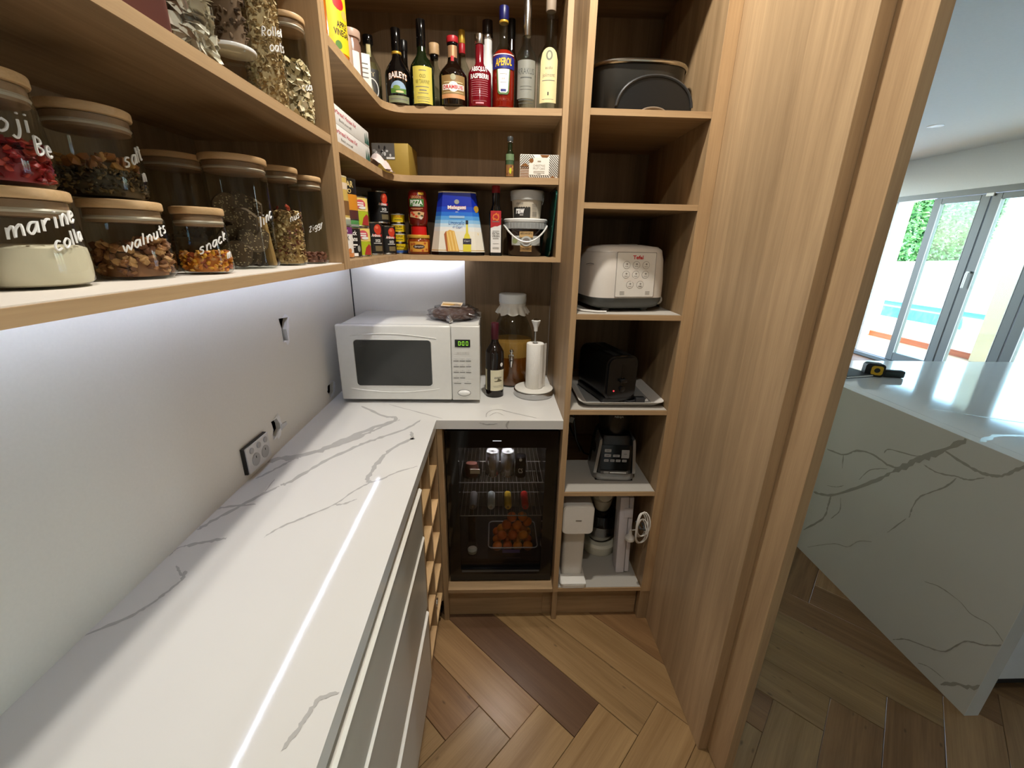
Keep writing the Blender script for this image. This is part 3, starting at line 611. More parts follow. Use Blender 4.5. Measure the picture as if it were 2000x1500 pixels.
def flake(bm, c, s, rnd, curl=.4):
    t = BM(); a = [t.verts.new((-s, -s*.5, 0)), t.verts.new((0, -s*.62, s*curl)), t.verts.new((s, -s*.4, 0)), t.verts.new((s*.9, s*.5, s*curl*.4)), t.verts.new((0, s*.6, s*curl*1.3)), t.verts.new((-s*.9, s*.45, 0))]
    t.faces.new((a[0], a[1], a[4], a[5])); t.faces.new((a[1], a[2], a[3], a[4]))
    M = Matrix.Translation(c) @ Matrix.Rotation(rnd.uniform(0, 6.3), 4, Vector((rnd.uniform(-1, 1), rnd.uniform(-1, 1), rnd.uniform(-1, 1))).normalized())
    return merge(bm, t, M)
def filling(name, label, cat, pos, R, z0, z1, mats, piece, n, size, seed, slope=0.0, core=True):
    """heap of pieces too many to count: a loose core with the pieces against the glass and on the top"""
    rnd = random.Random(seed); t = BM(); x, y, z = pos; cm = BM() if core else None
    if core: lathe([(0, z0), (R(z0)*.80, z0)]+[(R(z0+(z1-z0)*k/5)-size*1.75, z0+(z1-z0)*k/5) for k in range(1, 5)]+[(R(z1)*.6, z1-size*.9), (0, z1-size*.6)], 20, cm)
    for i in range(n):
        a = rnd.uniform(0, 2*pi); top = rnd.random() < .3
        zz = z1+slope*cos(a)*(z1-z0) if top else z0+size*.5+(z1-z0)*rnd.random()
        zz = max(z0+size*.5, min(zz, z1+abs(slope)*(z1-z0))); rr = (R(zz)-size*1.15)*(math.sqrt(rnd.random()) if top else 1)
        piece(t, Vector((rr*cos(a), rr*sin(a), zz)), size*rnd.uniform(.7, 1.1), rnd)
        k0 = len(t.faces)
    if core: merge(t, cm) if False else None
    o = P(name, t, mats[0], None, smooth=True); o.location = pos; o['kind'] = 'stuff'; tag(o, label, cat)
    for m in mats[1:]: o.data.materials.append(m)
    if len(mats) > 1:
        fl = o.data.polygons; per = max(1, len(fl)//n); rr = random.Random(seed+1); ch = [rr.randrange(len(mats)) for _ in range(n+1)]
        for p_ in fl: p_.material_index = ch[min(n, p_.index//per)]
    if core: P(name+'_core', cm, mats[0], o)
    return o
def lumps(ico=1, flat=1.0): return lambda bm, c, s, rnd: lump(bm, c, s, rnd, ico, flat)
ZL = 1.4518
# --- lower shelf
J = {}
J['marine'] = jar('wide glass jar half full of cream powder, leftmost on the lower jar shelf', -.446, .428, ZL, .0436, .0770)
J['walnut'] = jar('wide glass jar of walnuts standing between the powder jar and snack jar', -.438, .538, ZL, .0402, .0762)
J['snack'] = jar('small squat glass jar of orange snack mix at the shelf edge', -.410, .625, ZL, .0325, .0762)
J['cracker'] = jar('tall wide glass jar of dark seeded crackers', -.424, .757, ZL, .0455, .160, .010, False)
J['back'] = jar('tall dim glass jar standing behind the snack jar at the cabinet back', -.562, .820, ZL, .0440, .172, .010, False)
J['muesli'] = jar('slim tall glass jar filled with muesli and dried fruit', -.410, .869, ZL, .0335, .163, .010, False)
J['ziggy'] = jar('slim tall glass jar almost empty, nearest the cabinet side panel', -.395, .945, ZL, .0315, .158, .010, False)
J['goji'] = jar('glass jar of red berries stacked on the powder jar lid', -.441, .424, ZL+.0873, .0370, .0810)
J['salt'] = jar('wide glass jar of nuts and seeds stacked on the walnut jar lid', -.459, .547, ZL+.0865, .0425, .0850)
# --- upper shelf
ZU = 1.7045
J['coco'] = jar('glass jar of curly cream coconut chips at the right end of the upper shelf', -.388, .943, ZU, .0295, .168, .010, False)
J['oats'] = jar('glass jar packed with rolled oats on the upper shelf', -.387, .836, ZU, .0300, .190, .010, False)
J['flakes'] = jar('wide glass jar packed with large white flakes on the upper shelf', -.400, .662, ZU, .0330, .150, .010, False)
def pos(k): return J[k][0].location
# writing on the jars, in white pen
HW = [('marine', 'marine', .043, -.22, .0098, .32), ('marine', 'colla', .0335, .42, .0080, .34), ('walnut', 'walnuts', .030, -.20, .0078, .46), ('snack', 'snack', .026, -.20, .0082, .55), ('snack', 'm', .020, .80, .0075, .3),
      ('cracker', 'linc', .065, .50, .0100, .62), ('muesli', 'nus', .078, .30, .0078, .45), ('ziggy', 'Ziggy', .062, -.05, .0070, .45), ('goji', 'goji', .040, -.12, .0098, .12), ('goji', 'Be', .028, .72, .0098, -.1), ('salt', 'salt', .034, .55, .0096, .45), ('salt', 'n', .022, 1.0, .0090, .2),
      ('oats', 'Rolled', .098, .02, .0082, .28), ('oats', 'oats', .080, .30, .0090, .25), ('coco', 'coco', .058, .40, .0085, .30)]
for k, w_, z_, th_, sz_, rs_ in HW: handwriting(w_, wink, J[k][0], J[k][1], z_, th_, sz_, rs_, sz_*.115)
# fillings
brn = [mat('walnut_a', (150, 98, 54), .6), mat('walnut_b', (186, 138, 86), .6), mat('walnut_c', (112, 66, 34), .7)]
def fillj(k, *a, **kw): return filling(a[0], a[1], a[2], pos(k), J[k][1], *a[3:], **kw)
pw2 = P('cream_powder', lathe([(0, .002), (.0355, .002)]+[(J['marine'][1](z)-.0012, z) for z in (.004, .010, .02, .03, .036)]+[(.036, .0385), (.02, .0392), (0, .0388)], 36), mat('cream_powder', (228, 214, 188), .9), None)
pw2.location = pos('marine'); pw2['kind'] = 'stuff'; tag(pw2, 'fine cream powder half filling the leftmost jar', 'powder')
fillj('walnut', 'walnut_pieces', 'shelled walnut pieces in the wide jar', 'nuts', .003, .036, brn, lumps(1, .8), 230, .0060, 1, slope=.25)
fillj('snack', 'snack_mix', 'orange dried fruit and nut snack mix in the small squat jar', 'snacks', .003, .026, [mat('mix_orange', (214, 128, 34), .5), mat('mix_tan', (196, 138, 76), .6), mat('mix_yellow', (226, 160, 44), .5), mat('mix_red', (150, 66, 28), .6)], lumps(1, .7), 240, .0044, 2, slope=.15)
fillj('goji', 'red_berries', 'dried red berries in the stacked jar', 'berries', .004, .036, [mat('goji_a', (170, 26, 30), .5), mat('goji_b', (130, 14, 22), .5), mat('goji_c', (196, 60, 40), .5)], lumps(1, .55), 260, .0050, 3)
fillj('salt', 'nut_and_seed_mix', 'toasted nuts over dark seeds in the stacked wide jar', 'nuts', .004, .030, [mat('seed_dark', (96, 82, 58), .7), mat('seed_tan', (132, 106, 66), .7), mat('seed_deep', (64, 50, 34), .7)], lumps(0, .6), 600, .0030, 4)
fillj('salt', 'toasted_cashews', 'golden toasted nuts heaped on top in the stacked wide jar', 'nuts', .030, .042, [mat('nut_gold', (206, 150, 78), .5), mat('nut_deep', (166, 104, 48), .5)], lumps(1, .7), 46, .0078, 5, slope=.3, core=False)
fillj('back', 'fine_meal', 'low heap of brown meal in the dim jar at the back', 'meal', .003, .050, [mat('meal', (138, 108, 72), .9)], lumps(0, .8), 400, .0030, 6, slope=.5)
fillj('muesli', 'muesli', 'loose muesli with dried fruit in the slim jar', 'muesli', .003, .096, [mat('mus_a', (196, 164, 108), .7), mat('mus_b', (170, 132, 80), .7), mat('mus_c', (218, 190, 138), .7), mat('mus_d', (120, 66, 44), .6)], lambda b, c, s, r: flake(b, c, s, r), 1100, .0042, 7)
fillj('muesli', 'dried_fruit_piece', 'red dried fruit pieces on top of the muesli', 'fruit', .094, .104, [mat('fruit_red', (190, 74, 44), .5), mat('fruit_deep', (96, 30, 34), .5)], lumps(1, .8), 7, .0060, 8, core=False)
fillj('ziggy', 'brown_biscuit_bits', 'small brown pieces covering the bottom of the nearly empty jar', 'biscuits', .003, .020, [mat('zig_a', (138, 88, 66), .6), mat('zig_b', (112, 66, 48), .6)], lumps(1, .8), 46, .0058, 9)
fillj('oats', 'rolled_oats', 'rolled oats packed in the upper shelf jar', 'oats', .003, .158, [mat('oat_a', (206, 180, 136), .8), mat('oat_b', (184, 152, 106), .8), mat('oat_c', (224, 202, 160), .8)], lambda b, c, s, r: flake(b, c, s, r, .2), 1700, .0037, 10)
fillj('coco', 'coconut_chips', 'curly cream coconut chips in the right upper jar', 'coconut', .003, .100, [mat('coco_a', (226, 208, 168), .7), mat('coco_b', (206, 184, 138), .7), mat('coco_c', (238, 224, 190), .7)], lambda b, c, s, r: flake(b, c, s*1.5, r, .9), 420, .0058, 11)
fillj('flakes', 'white_flakes', 'large white flakes packed in the wide upper jar', 'flakes', .003, .140, [mat('wf_a', (228, 220, 204), .7), mat('wf_b', (214, 204, 184), .7)], lambda b, c, s, r: flake(b, c, s*1.5, r, .35), 420, .0100, 12)
# dark seeded crackers standing in their jar, each a round of its own
ckm = mat('cracker_base', (98, 80, 60), .9, bump=.5, bscale=300); sdm = mat('cracker_seed', (186, 166, 128), .8)
def cracker_bm(r, rnd):
    t = prism([(r*(1+.08*sin(5*a)+rnd.uniform(-.05, .05))*cos(a), r*(1+rnd.uniform(-.06, .06))*sin(a)) for a in [2*pi*i/18 for i in range(18)]], -.0028, .0028); return t
def seeds_bm(r, rnd):
    t = BM()
    for i in range(110):
        a = rnd.uniform(0, 6.28); q = r*.95*math.sqrt(rnd.random()); lump(t, Vector((q*cos(a), q*sin(a), rnd.choice((-.003, .003)))), .0017, rnd, 0, .6)
    return t
rc_ = random.Random(21); CR0 = T('seeded_cracker', 'round dark cracker crusted with pale seeds in the tall jar', 'cracker', (0, 0, 0), 0, 'seeded crackers in the tall jar')
P('biscuit', cracker_bm(.022, rc_), ckm, CR0); P('seed_crust', seeds_bm(.022, rc_), sdm, CR0, stuff=True)
cpos = []
for lv in range(4):
    for k in range(3): cpos.append((-.014+.013*k+rc_.uniform(-.003, .003), -.016+.012*((k+lv) % 3)+rc_.uniform(-.003, .003), .024+lv*.0235+.004*(k % 2)))
for i, (cx_, cy2, cz_) in enumerate(cpos):
    o = CR0 if i == 0 else copy_tree(CR0, (0, 0, 0)); base = pos('cracker')
    face = Matrix.Rotation(J['cracker'][0].rotation_euler.z+rc_.uniform(-.5, .5), 4, 'Z') @ Matrix.Rotation(radians(90+rc_.uniform(-32, 32)), 4, 'X') @ Matrix.Rotation(rc_.uniform(-.4, .4), 4, 'Y')
    q = Matrix.Rotation(J['cracker'][0].rotation_euler.z, 4, 'Z') @ Vector((cx_*1.1, cy2, cz_))
    o.matrix_world = Matrix.Translation(base+q) @ face
    o['label'] = 'dark seeded cracker in the ' + ('lowest', 'second lowest', 'second highest', 'top')[i//3] + ' tier of the tall jar, ' + ('left', 'middle', 'right')[i % 3] + ' one'
bs = T('crispbread', 'long pale crispbread stick leaning inside the cracker jar', 'cracker', pos('cracker')+(Matrix.Rotation(J['cracker'][0].rotation_euler.z, 4, 'Z') @ Vector((.033, -.006, .004))), J['cracker'][0].rotation_euler.z+.5)
P('stick', merge(None, bx(-.0035, .0035, -.010, .010, 0, .078, .0022), Matrix.Rotation(radians(-6), 4, 'Y')), mat('crispbread', (176, 140, 84), .8, bump=.4, bscale=200), bs)
# squat jar with a shiny white lid, and items at the left of the upper shelf
sq = T('lidded_jar', 'squat clear jar with a shiny white lid between the flakes and the oats', 'jar', (-.392, .752, ZU))
P('glass_body', lathe([(0, .001), (.022, 0), (.0275, .004), (.0285, .012), (.0285, .040), (.026, .047), (.0285, .054)], 36), jarg, sq)
P('lid', cyl(.0305, .0545, .0600, .0015, 36), mat('lid_white_gloss', (240, 240, 238), .08, coat=.5), sq)
for z in (.012, .030): P('glass_rib', lathe([(.0286, z), (.0298, z+.002), (.0286, z+.004)], 36), jarg, sq)
s2_ = jar('slim jar of brown tea standing on the shiny white lid', -.392, .752, ZU+.0601, .0255, .120, .010, False)
filling('tea_leaves', 'loose brown tea in the jar on the white lid', 'tea', s2_[0].location, s2_[1], .003, .100, [mat('tea', (110, 84, 62), .9), mat('tea_b', (84, 62, 44), .9)], lumps(0, .6), 200, .0042, 31)
rb = T('brown_tin', 'reddish brown canister beside the jar of white flakes', 'canister', (-.412, .560, ZU), radians(40))
P('body', bx(-.045, .045, -.038, .038, 0, .14, .004), mat('red_brown', (116, 66, 54), .5, bscale=15), rb); P('lid', bx(-.047, .047, -.040, .040, .1405, .155, .004), mat('red_brown_dark', (92, 50, 42), .5), rb)
cf = T('grey_stopper_bottle', 'small smoky glass bottle with flared stopper on the berry jar lid', 'bottle', (-.455, .392, ZL+.0873+.0912))
P('bottle_glass', lathe([(0, 0), (.012, 0), (.014, .004), (.0135, .030), (.012, .036)], 24), mat('smoky_glass', (92, 90, 86), .15, spec=.6), cf); P('stopper', lathe([(.0115, .0362), (.012, .038), (.019, .046), (.017, .052), (0, .054)], 24), mat('smoky_stopper', (128, 124, 118), .3), cf)

# ------------------------------------------------------------------ bottles
gG = mat('green_bottle', (18, 30, 12), .06, coat=.3); gB = mat('brown_bottle', (20, 10, 6), .06, coat=.3); gK = mat('black_bottle', (9, 8, 9), .07, coat=.3)
gR = mat('crimson_bottle', (112, 10, 24), .12, coat=.4); gO = mat('amber_orange', (168, 30, 10), .12, coat=.4); bclear = glass('bottle_glass', (232, 238, 234), 1.42)
def bot(name, label, x, y, z, prof, m, cap=None, seg=28, sq=1.0, rz=None, group=None, cat='bottle'):
    b = T(name, label, cat, (x, y, z), atan2(-x, y) if rz is None else rz, group)
    P('bottle_glass', lathe(prof, seg, squash=sq), m, b, ang=50)
    for c in (cap or []):
        z0, z1, r, cm = c[:4]; P(c[4] if len(c) > 4 else 'cap', cyl(r, z0, z1, min(.0015, r*.2), 24), cm, b)
    return b
def prof(r, hs, rn, hn, h, base=.004): return [(0, .001), (r*.85, 0), (r, base), (r, hs), (r*.96, hs+(hn-hs)*.18), (r*.78, hs+(hn-hs)*.42), (rn*1.25, hs+(hn-hs)*.78), (rn, hn), (rn, h), (0, h)]
def lab(b, m, r, w, z0, z1, name='front_label', th=0, top=None, label=None): return P(name, patch(r+.0005, w, z0, z1, 10, th, top=top), m, b, label=label)
ZT = 1.9365
yell = mat('label_yellow', (216, 200, 88), .6); creaml = mat('label_cream', (232, 212, 158), .6); bluel = mat('label_navy', (28, 36, 120), .5)
goldl = mat('gold_print', (214, 170, 60), .35, metal=.4); orangel = mat('orange_print', (232, 132, 36), .5); greenl = mat('green_print', (86, 130, 44), .5)
# creamy liqueur bottle
b = bot('liqueur_bottle', 'black liqueur bottle with green landscape label, second in the front row', -.340, 1.672, ZT, prof(.0425, .085, .0135, .150, .205), gK, [(.150, .222, .0155, blackg, 'foil_cap'), (.1495, .1575, .0162, goldl, 'neck_band')])
f = cylmap(.0431, 0); text('BAILEYS', .062, .017, wink, b, cylmap(.0435, .083), bold=.02, warp=lambda u, v: (u, v-(u*u)*6.5)); text('BAILEYS', .064, .019, orangel, b, cylmap(.0430, .083), bold=.045, name='letter_shadow', warp=lambda u, v: (u, v-(u*u)*6.5))
shape([(-.026, .030)]+[(.026*cos(a), .042+.024*sin(a)) for a in [pi-pi*i/12 for i in range(13)]]+[(.026, .030)], mat('label_sky', (150, 178, 206), .5), b, f, 'front_label')
shape(rect(-.0258, .0258, .0305, .044), greenl, b, cylmap(.0434, 0), 'label_field'); shape(disc(-.006, .047, .012, .006), mat('label_hill', (120, 150, 60), .5), b, cylmap(.0436, 0), 'label_hill'); shape(disc(.004, .035, .014, .003), creaml, b, cylmap(.0437, 0), 'label_path')
lab(b, mat('label_sage', (134, 138, 104), .5), .0425, .075, .004, .024, 'base_label'); bars([(-.03, .03, .014, .003)], inkg, b, cylmap(.0432, 0))
# port bottle with the yellow label
b = bot('port_bottle', 'tall green-black port bottle with large plain yellow label', -.257, 1.672, ZT, prof(.040, .108, .0145, .160, .225), gG, [(.172, .248, .0152, blackg, 'foil_cap')])
lab(b, yell, .040, .070, .004, .110); f = cylmap(.0408)
bars([(-.012, .012, .098, .002), (-.025, .02, .052, .002), (-.012, .012, .042, .003), (-.018, .018, .034, .0015), (-.022, .022, .022, .001), (-.022, .022, .017, .001), (-.02, .02, .010, .001)], inkg, b, f); text('OLD', .020, .010, mat('olive_ink', (112, 100, 40), .6), b, cylmap(.0408, .082)); text('W TAWNY', .048, .012, MC['olive_ink'], b, cylmap(.0408, .066))
# honey liqueur
b = bot('whisky_liqueur_bottle', 'dark rounded bottle with brown label and red neck seal', -.154, 1.672, ZT, prof(.0475, .090, .0165, .140, .190), gB, [(.187, .205, .0195, mat('seal_red', (176, 32, 40), .4), 'wax_cap'), (.180, .187, .0188, blackg, 'neck_ring')])
lab(b, mat('label_olive', (146, 116, 70), .5), .0475, .088, .020, .086); lab(b, mat('label_peach', (208, 148, 100), .5), .0479, .088, .020, .032, 'label_foot'); f = cylmap(.0484)
shape(rect(-.039, .039, .044, .060, 8), mat('label_white', (240, 236, 228), .5), b, f, 'name_band'); shape(disc(0, .053, .017, .015), MC['label_white'], b, f, 'name_disc'); text('DRAMBUIE', .070, .011, redi, b, cylmap(.0489, .052), bold=.02)
shape(disc(0, .080, .009, .009), mat('label_crest', (168, 164, 130), .5), b, f, 'crest'); bars([(-.034, -.008, .066, .002), (.008, .034, .066, .002), (-.036, .036, .037, .0012)], creaml, b, f)
lab(b, mat('label_copper', (196, 150, 110), .3, metal=.4), .0166, .036, .145, .178, 'neck_label'); shape(rect(-.006, .004, .128, .148), redi, b, cylmap(.019), 'neck_ribbon')
# raspberry vodka
b = bot('red_vodka_bottle', 'crimson glass vodka bottle with silver cap and white print', -.064, 1.672, ZT, prof(.0395, .100, .0140, .135, .185), gR, [(.186, .214, .0165, steel, 'cap')])
text('ABSOLUT', .058, .013, wink, b, cylmap(.0400, .108), bold=.03); text('RASPBERRI', .066, .014, wink, b, cylmap(.0400, .088), bold=.03)
bars([(-.030, .030, .076-.0062*i, .0011) for i in range(8)]+[(-.024, .024, .018, .001), (-.014, .014, .011, .005)], mat('pink_ink', (206, 130, 140), .6), b, cylmap(.0401))
# orange aperitif
b = bot('aperitif_bottle', 'orange-red aperitif bottle with navy band and blue capsule', .017, 1.672, ZT, prof(.0390, .150, .0150, .195, .245), bclear, [(.254, .292, .0160, mat('capsule_blue', (22, 24, 84), .35), 'capsule'), (.247, .254, .0152, goldl, 'neck_band')])
P('drink', lathe([(0, .002), (.036, .003), (.0375, .006), (.0375, .150), (.035, .158), (.026, .168), (0, .168)], 28), gO, b)
lab(b, bluel, .0392, .086, .112, .150, 'front_label', top=lambda t: .150-.006*(2*t-1)**2); text('APEROL', .060, .022, mat('aperol_yellow', (236, 190, 40), .45), b, cylmap(.0402, .130), bold=.03, shear=.15, warp=lambda u, v: (u, v+u*.06))
lab(b, mat('stripe_white', (228, 226, 220), .5), .0394, .080, .150, .1525, 'label_trim'); f = cylmap(.0397)
shape([(-.024, .110), (-.020, .045), (-.014, .038), (.014, .038), (.020, .045), (.024, .110)], mat('crest_green', (92, 120, 70), .5), b, f, 'crest_border'); shape([(-.020, .110), (-.016, .049), (-.010, .043), (.010, .043), (.016, .049), (.020, .110)], MC['label_white'], b, cylmap(.0400), 'crest'); shape(rect(-.009, .009, .046, .053), bluel, b, cylmap(.0402), 'crest_foot')
text('1919', .010, .005, redi, b, cylmap(.0402, .082)); bars([(-.012, .012, .096, .0012), (-.010, .010, .072, .001)], inkg, b, cylmap(.0402)); text('APEROL', .05, .008, mat('emboss', (150, 60, 40), .3), b, cylmap(.0395, .024))
# clear vodka with frosted print
b = bot('clear_vodka_bottle', 'tall clear vodka bottle with frosted panel and silver capsule', .094, 1.672, ZT, prof(.0340, .150, .0120, .200, .250), bclear, [(.214, .330, .0140, steel, 'capsule')])
frost = mat('frosted_panel', (138, 138, 128), .5); lab(b, frost, .0341, .068, .030, .140); text('KRAKUS', .058, .017, mat('krakus_ink', (84, 86, 82), .5), b, cylmap(.0349, .108)); bars([(-.02, .02, .090, .003), (-.02, .02, .065, .001), (-.02, .02, .056, .001), (-.028, .028, .026, .003), (-.028, .028, .016, .0015)], MC['krakus_ink'], b, cylmap(.0350))
P('glass_medallion', cyl(.010, 0, .002, .0008, 24), bclear, b).matrix_basis = Matrix.Translation((0, -.0335, .155)) @ RX90
# clear bottle with the arched cream label
b = bot('clear_liqueur_bottle', 'clear long-neck bottle with arched cream label at the right end', .171, 1.672, ZT, prof(.0390, .150, .0125, .205, .285), bclear, [(.283, .340, .0165, mat('cork_cap', (168, 150, 130), .6), 'stopper')])
lab(b, creaml, .0390, .062, .018, .140, top=lambda t: .140+.034*math.sqrt(max(0, 1-(2*t-1)**2))); f = cylmap(.0398)
shape(disc(0, .152, .011, .014), mat('crest_grey', (120, 122, 104), .5), b, f, 'crest'); shape(disc(0, .152, .006, .009), creaml, b, cylmap(.0400), 'crest_centre'); text('acdo', .024, .008, inkg, b, cylmap(.0399, .118)); text('jolimont', .042, .014, inkg, b, cylmap(.0399, .096)); bars([(-.022, .022, .082, .002), (-.02, .02, .028, .001)], inkg, b, f); text('1', .004, .010, ink, b, cylmap(.0399, .044))
# bottle at the curve and the half-hidden second row
b = bot('gin_bottle', 'clear bottle with round dark label standing at the shelf curve', -.440, 1.705, ZT, prof(.0370, .110, .0140, .165, .205), bclear, [(.185, .213, .0170, blackg, 'cap')])
lab(b, mat('tape_cream', (222, 206, 150), .6), .0143, .014, .150, .200, 'neck_tape'); P('drink', lathe([(0, .003), (.034, .004), (.0345, .10), (.02, .135), (0, .135)], 24), mat('gin_pale', (112, 98, 66), .2), b); f = cylmap(.0376)
lab(b, mat('label_char', (52, 48, 40), .5), .0370, .062, .010, .110); shape(disc(0, .052, .027, .032), MC['label_white'], b, f, 'label_ring'); shape(disc(0, .052, .0235, .0285), MC['label_char'], b, cylmap(.0379), 'label_disc'); shape([(-.006, .034), (.008, .034), (.006, .055), (.002, .070), (-.004, .070)], MC['label_crest'], b, cylmap(.0382), 'label_figure'); text('EST', .030, .012, creaml, b, cylmap(.0378, .094)); text('GIN', .03, .011, creaml, b, cylmap(.0378, .016))
bot('dark_bottle', 'black bottle almost hidden behind the landscape-label liqueur', -.338, 1.785, ZT, prof(.035, .10, .0135, .160, .225), gK, [(.20, .232, .015, black), (.140, .150, .0165, goldl, 'neck_band')])
b = bot('corked_bottle', 'clear bottle with round wooden stopper behind the yellow-label bottle', -.232, 1.800, ZT, prof(.038, .120, .0130, .170, .200), bclear, [(.198, .232, .0185, lidm, 'wooden_stopper'), (.185, .198, .0145, blackg, 'neck_ring')])
bot('slim_clear_bottle', 'slim clear bottle with red and gold capsule behind the brown-label bottle', -.132, 1.800, ZT, prof(.034, .13, .0110, .20, .265), bclear, [(.235, .275, .0118, goldl, 'capsule'), (.205, .235, .0120, MC['seal_red'], 'capsule_foot')])
b = bot('white_tequila_bottle', 'white bottle with dark stopper behind the crimson vodka', -.040, 1.800, ZT, prof(.036, .13, .0165, .215, .250), mat('white_glaze', (232, 230, 226), .2), [(.262, .305, .0185, mat('stopper_dark', (40, 30, 26), .3), 'stopper'), (.250, .262, .0205, steel, 'neck_ring')])
bot('tall_black_bottle', 'tall black bottle half hidden behind the orange aperitif', .046, 1.800, ZT, prof(.034, .15, .0135, .22, .305), gB, [(.25, .312, .0142, black)])
# left arm of the top shelf
b = bot('vinegar_bottle', 'large amber bottle with yellow label beside the cabinet divider', -.432, 1.296, ZT, prof(.046, .150, .017, .185, .205), mat('amber_vinegar', (206, 112, 16), .12, coat=.4), [(.2, .225, .019, yel)], rz=radians(66))
lab(b, mat('label_bright_yellow', (240, 206, 30), .5), .046, .075, .010, .140); f = cylmap(.0467); text('APPLE\nVINEGAR', .05, .030, ink, b, cylmap(.0467, .060), bold=.02); shape(disc(-.006, .112, .016, .014), redi, b, f, 'apple_print'); shape(disc(.012, .092, .012, .010), mat('pale_orange', (240, 180, 90), .5), b, f, 'apple_shade'); shape(disc(-.015, .025, .009, .009), greenl, b, f, 'organic_mark')
b = bot('mustard_bottle', 'small bottle with bright yellow cap behind the amber vinegar', -.440, 1.418, ZT, prof(.028, .09, .013, .125, .142), mat('pale_glaze', (206, 176, 150), .3), [(.140, .1485, .0150, ink, 'neck_ring'), (.1485, .175, .0140, yel)])
b = bot('syrup_jar', 'glass jar with pinkish lid on the left arm of the top shelf', -.437, 1.488, ZT, [(0, .001), (.027, 0), (.030, .004), (.030, .105), (.027, .112), (.027, .120), (0, .120)], mat('pink_brown_jar', (146, 112, 96), .2), [(.120, .140, .031, mat('pink_lid', (196, 166, 146), .4), 'lid')])
lab(b, MC['label_white'], .030, .055, .01, .085)
ctn = T('white_carton', 'narrow white carton between the pink-lidded jar and gin bottle', 'carton', (-.437, 1.575, ZT), radians(30)); P('box', bx(-.026, .026, -.026, .026, 0, .112, .001), MC['label_white'], ctn); bars([(-.018, .018, .085-.012*i, .003) for i in range(4)], inkg, ctn, lambda u, v: (u, -.0264, v))
# ------------------------------------------------------------------ middle shelf of the corner cabinet
ZM = 1.7235
boxw = mat('box_white', (232, 230, 226), .5); rosy = mat('rosy_ink', (206, 92, 104), .6); fir = mat('fir_green', (46, 96, 84), .6)
def xface(x, y, z): return lambda u, v: (x, y+u, z+v)
for i, (z, lb) in enumerate(((0, 'long white gingerbread kit box, lower of the two stacked'), (.0425, 'long white gingerbread kit box, upper of the two stacked'))):
    g = T('kit_box', lb, 'box', (-.49, 1.235, ZM+z))
    P('carton', bx(-.10, .10, -.20, .20, 0, .0418, .001), boxw, g)
    text('Gingerbread House Kit', .20, .013, rosy, g, xface(.1004, -.02, .027), bold=.01); text('Build yourself', .09, .008, inkg, g, xface(.1004, -.005, .0125))
    for y_, h_ in ((.162, .028), (.178, .034), (.190, .026)): shape([(y_-.008, .005), (y_+.008, .005), (y_, .005+h_)], fir, g, lambda u, v: (.1005, u, v), 'fir_tree')
bag = T('plastic_bag', 'crumpled pinkish white plastic bag drooping over the shelf curve', 'bag', (-.405, 1.56, ZM))
bm_ = BM(); bmesh.ops.create_grid(bm_, x_segments=22, y_segments=18, size=.5); rb_ = random.Random(4)
for v in bm_.verts:
    a, c = v.co.x+.5, v.co.y+.5; w = .055*(1-.3*a)
    v.co = Vector((-.03+.075*a+.006*sin(9*c), (c-.5)*w*2+.015*a, .003+.044*sin(pi*min(1, a*1.1))*(.55+.45*sin(pi*c))+.005*sin(11*c+7*a)+rb_.uniform(-.0015, .0015)-(.040*max(0, a-.72)/.28)*(.6+.4*sin(5*c))*.6))
    if v.co.z < .001: v.co.z = .001
P('film', bm_, mat('pink_film', (232, 214, 210), .35), bag)
gb = T('gold_gift_box', 'gold gift box with black and white photo panel', 'box', (-.378, 1.735, ZM), radians(-2))
gold = mat('gold_card', (176, 146, 66), .42, metal=.15); P('carton', bx(-.064, .064, -.072, .072, 0, .102, .001), gold, gb)
ph = P('photo_panel', bx(-.064, .016, -.0728, -.0722, .050, .1015), mat('photo_grey', (96, 92, 88), .35, bscale=45), gb)
rr_ = random.Random(9); gys = [mat('photo_white', (206, 204, 202), .4), mat('photo_mid', (140, 138, 136), .4), mat('photo_dark', (34, 32, 32), .4)]
for i in range(16): shape(disc(rr_.uniform(-.056, .008), rr_.uniform(.062, .095), rr_.uniform(.002, .006), rr_.uniform(.003, .007), 8), gys[i % 3], ph, lambda u, v, k=i: (u, -.0730-.00002*k, v), 'photo_figure')
shape(rect(-.014, .0155, .0515, .058), boxw, ph, lambda u, v: (u, -.0734, v), 'caption_strip')
# oil bottle and fruit cake box
ob = bot('oil_bottle', 'small dark oil bottle with green neck label, on the middle shelf', .043, 1.662, ZM, prof(.0165, .072, .0082, .090, .118), gG, [(.116, .132, .0105, greyd, 'cap'), (.113, .116, .0112, steel, 'pour_ring')])
sage = mat('label_forest', (110, 134, 96), .5); lab(ob, sage, .0165, .033, .056, .076, 'neck_label'); lab(ob, mat('label_deep_green', (60, 84, 54), .5), .0165, .030, .042, .055, 'name_label'); lab(ob, mat('label_nuts', (140, 96, 50), .6), .0165, .032, .004, .042)
rn_ = random.Random(2)
for i in range(9): shape(disc(rn_.uniform(-.011, .011), rn_.uniform(.010, .036), .0034, .0036, 10), (mat('nut_print', (186, 138, 78), .6), mat('nut_print_b', (110, 64, 36), .6))[i % 2], ob, cylmap(.0171+.00003*i), 'nut_print')
shape(disc(.002, .022, .004, .010, 14), mat('oil_drop', (206, 206, 40), .4), ob, cylmap(.0176), 'drop_print')
fc = T('cake_box', 'white fruit cake box with black diagonal stripes and gold baubles', 'box', (.147, 1.690, ZM)); FW, FH = .068, .076
P('carton', bx(-FW, FW, -.045, .045, 0, FH, .0008), mat('cream_card', (238, 232, 220), .5), fc)
def ff(k): return lambda u, v: (u, -.0454-.00015*k, v)
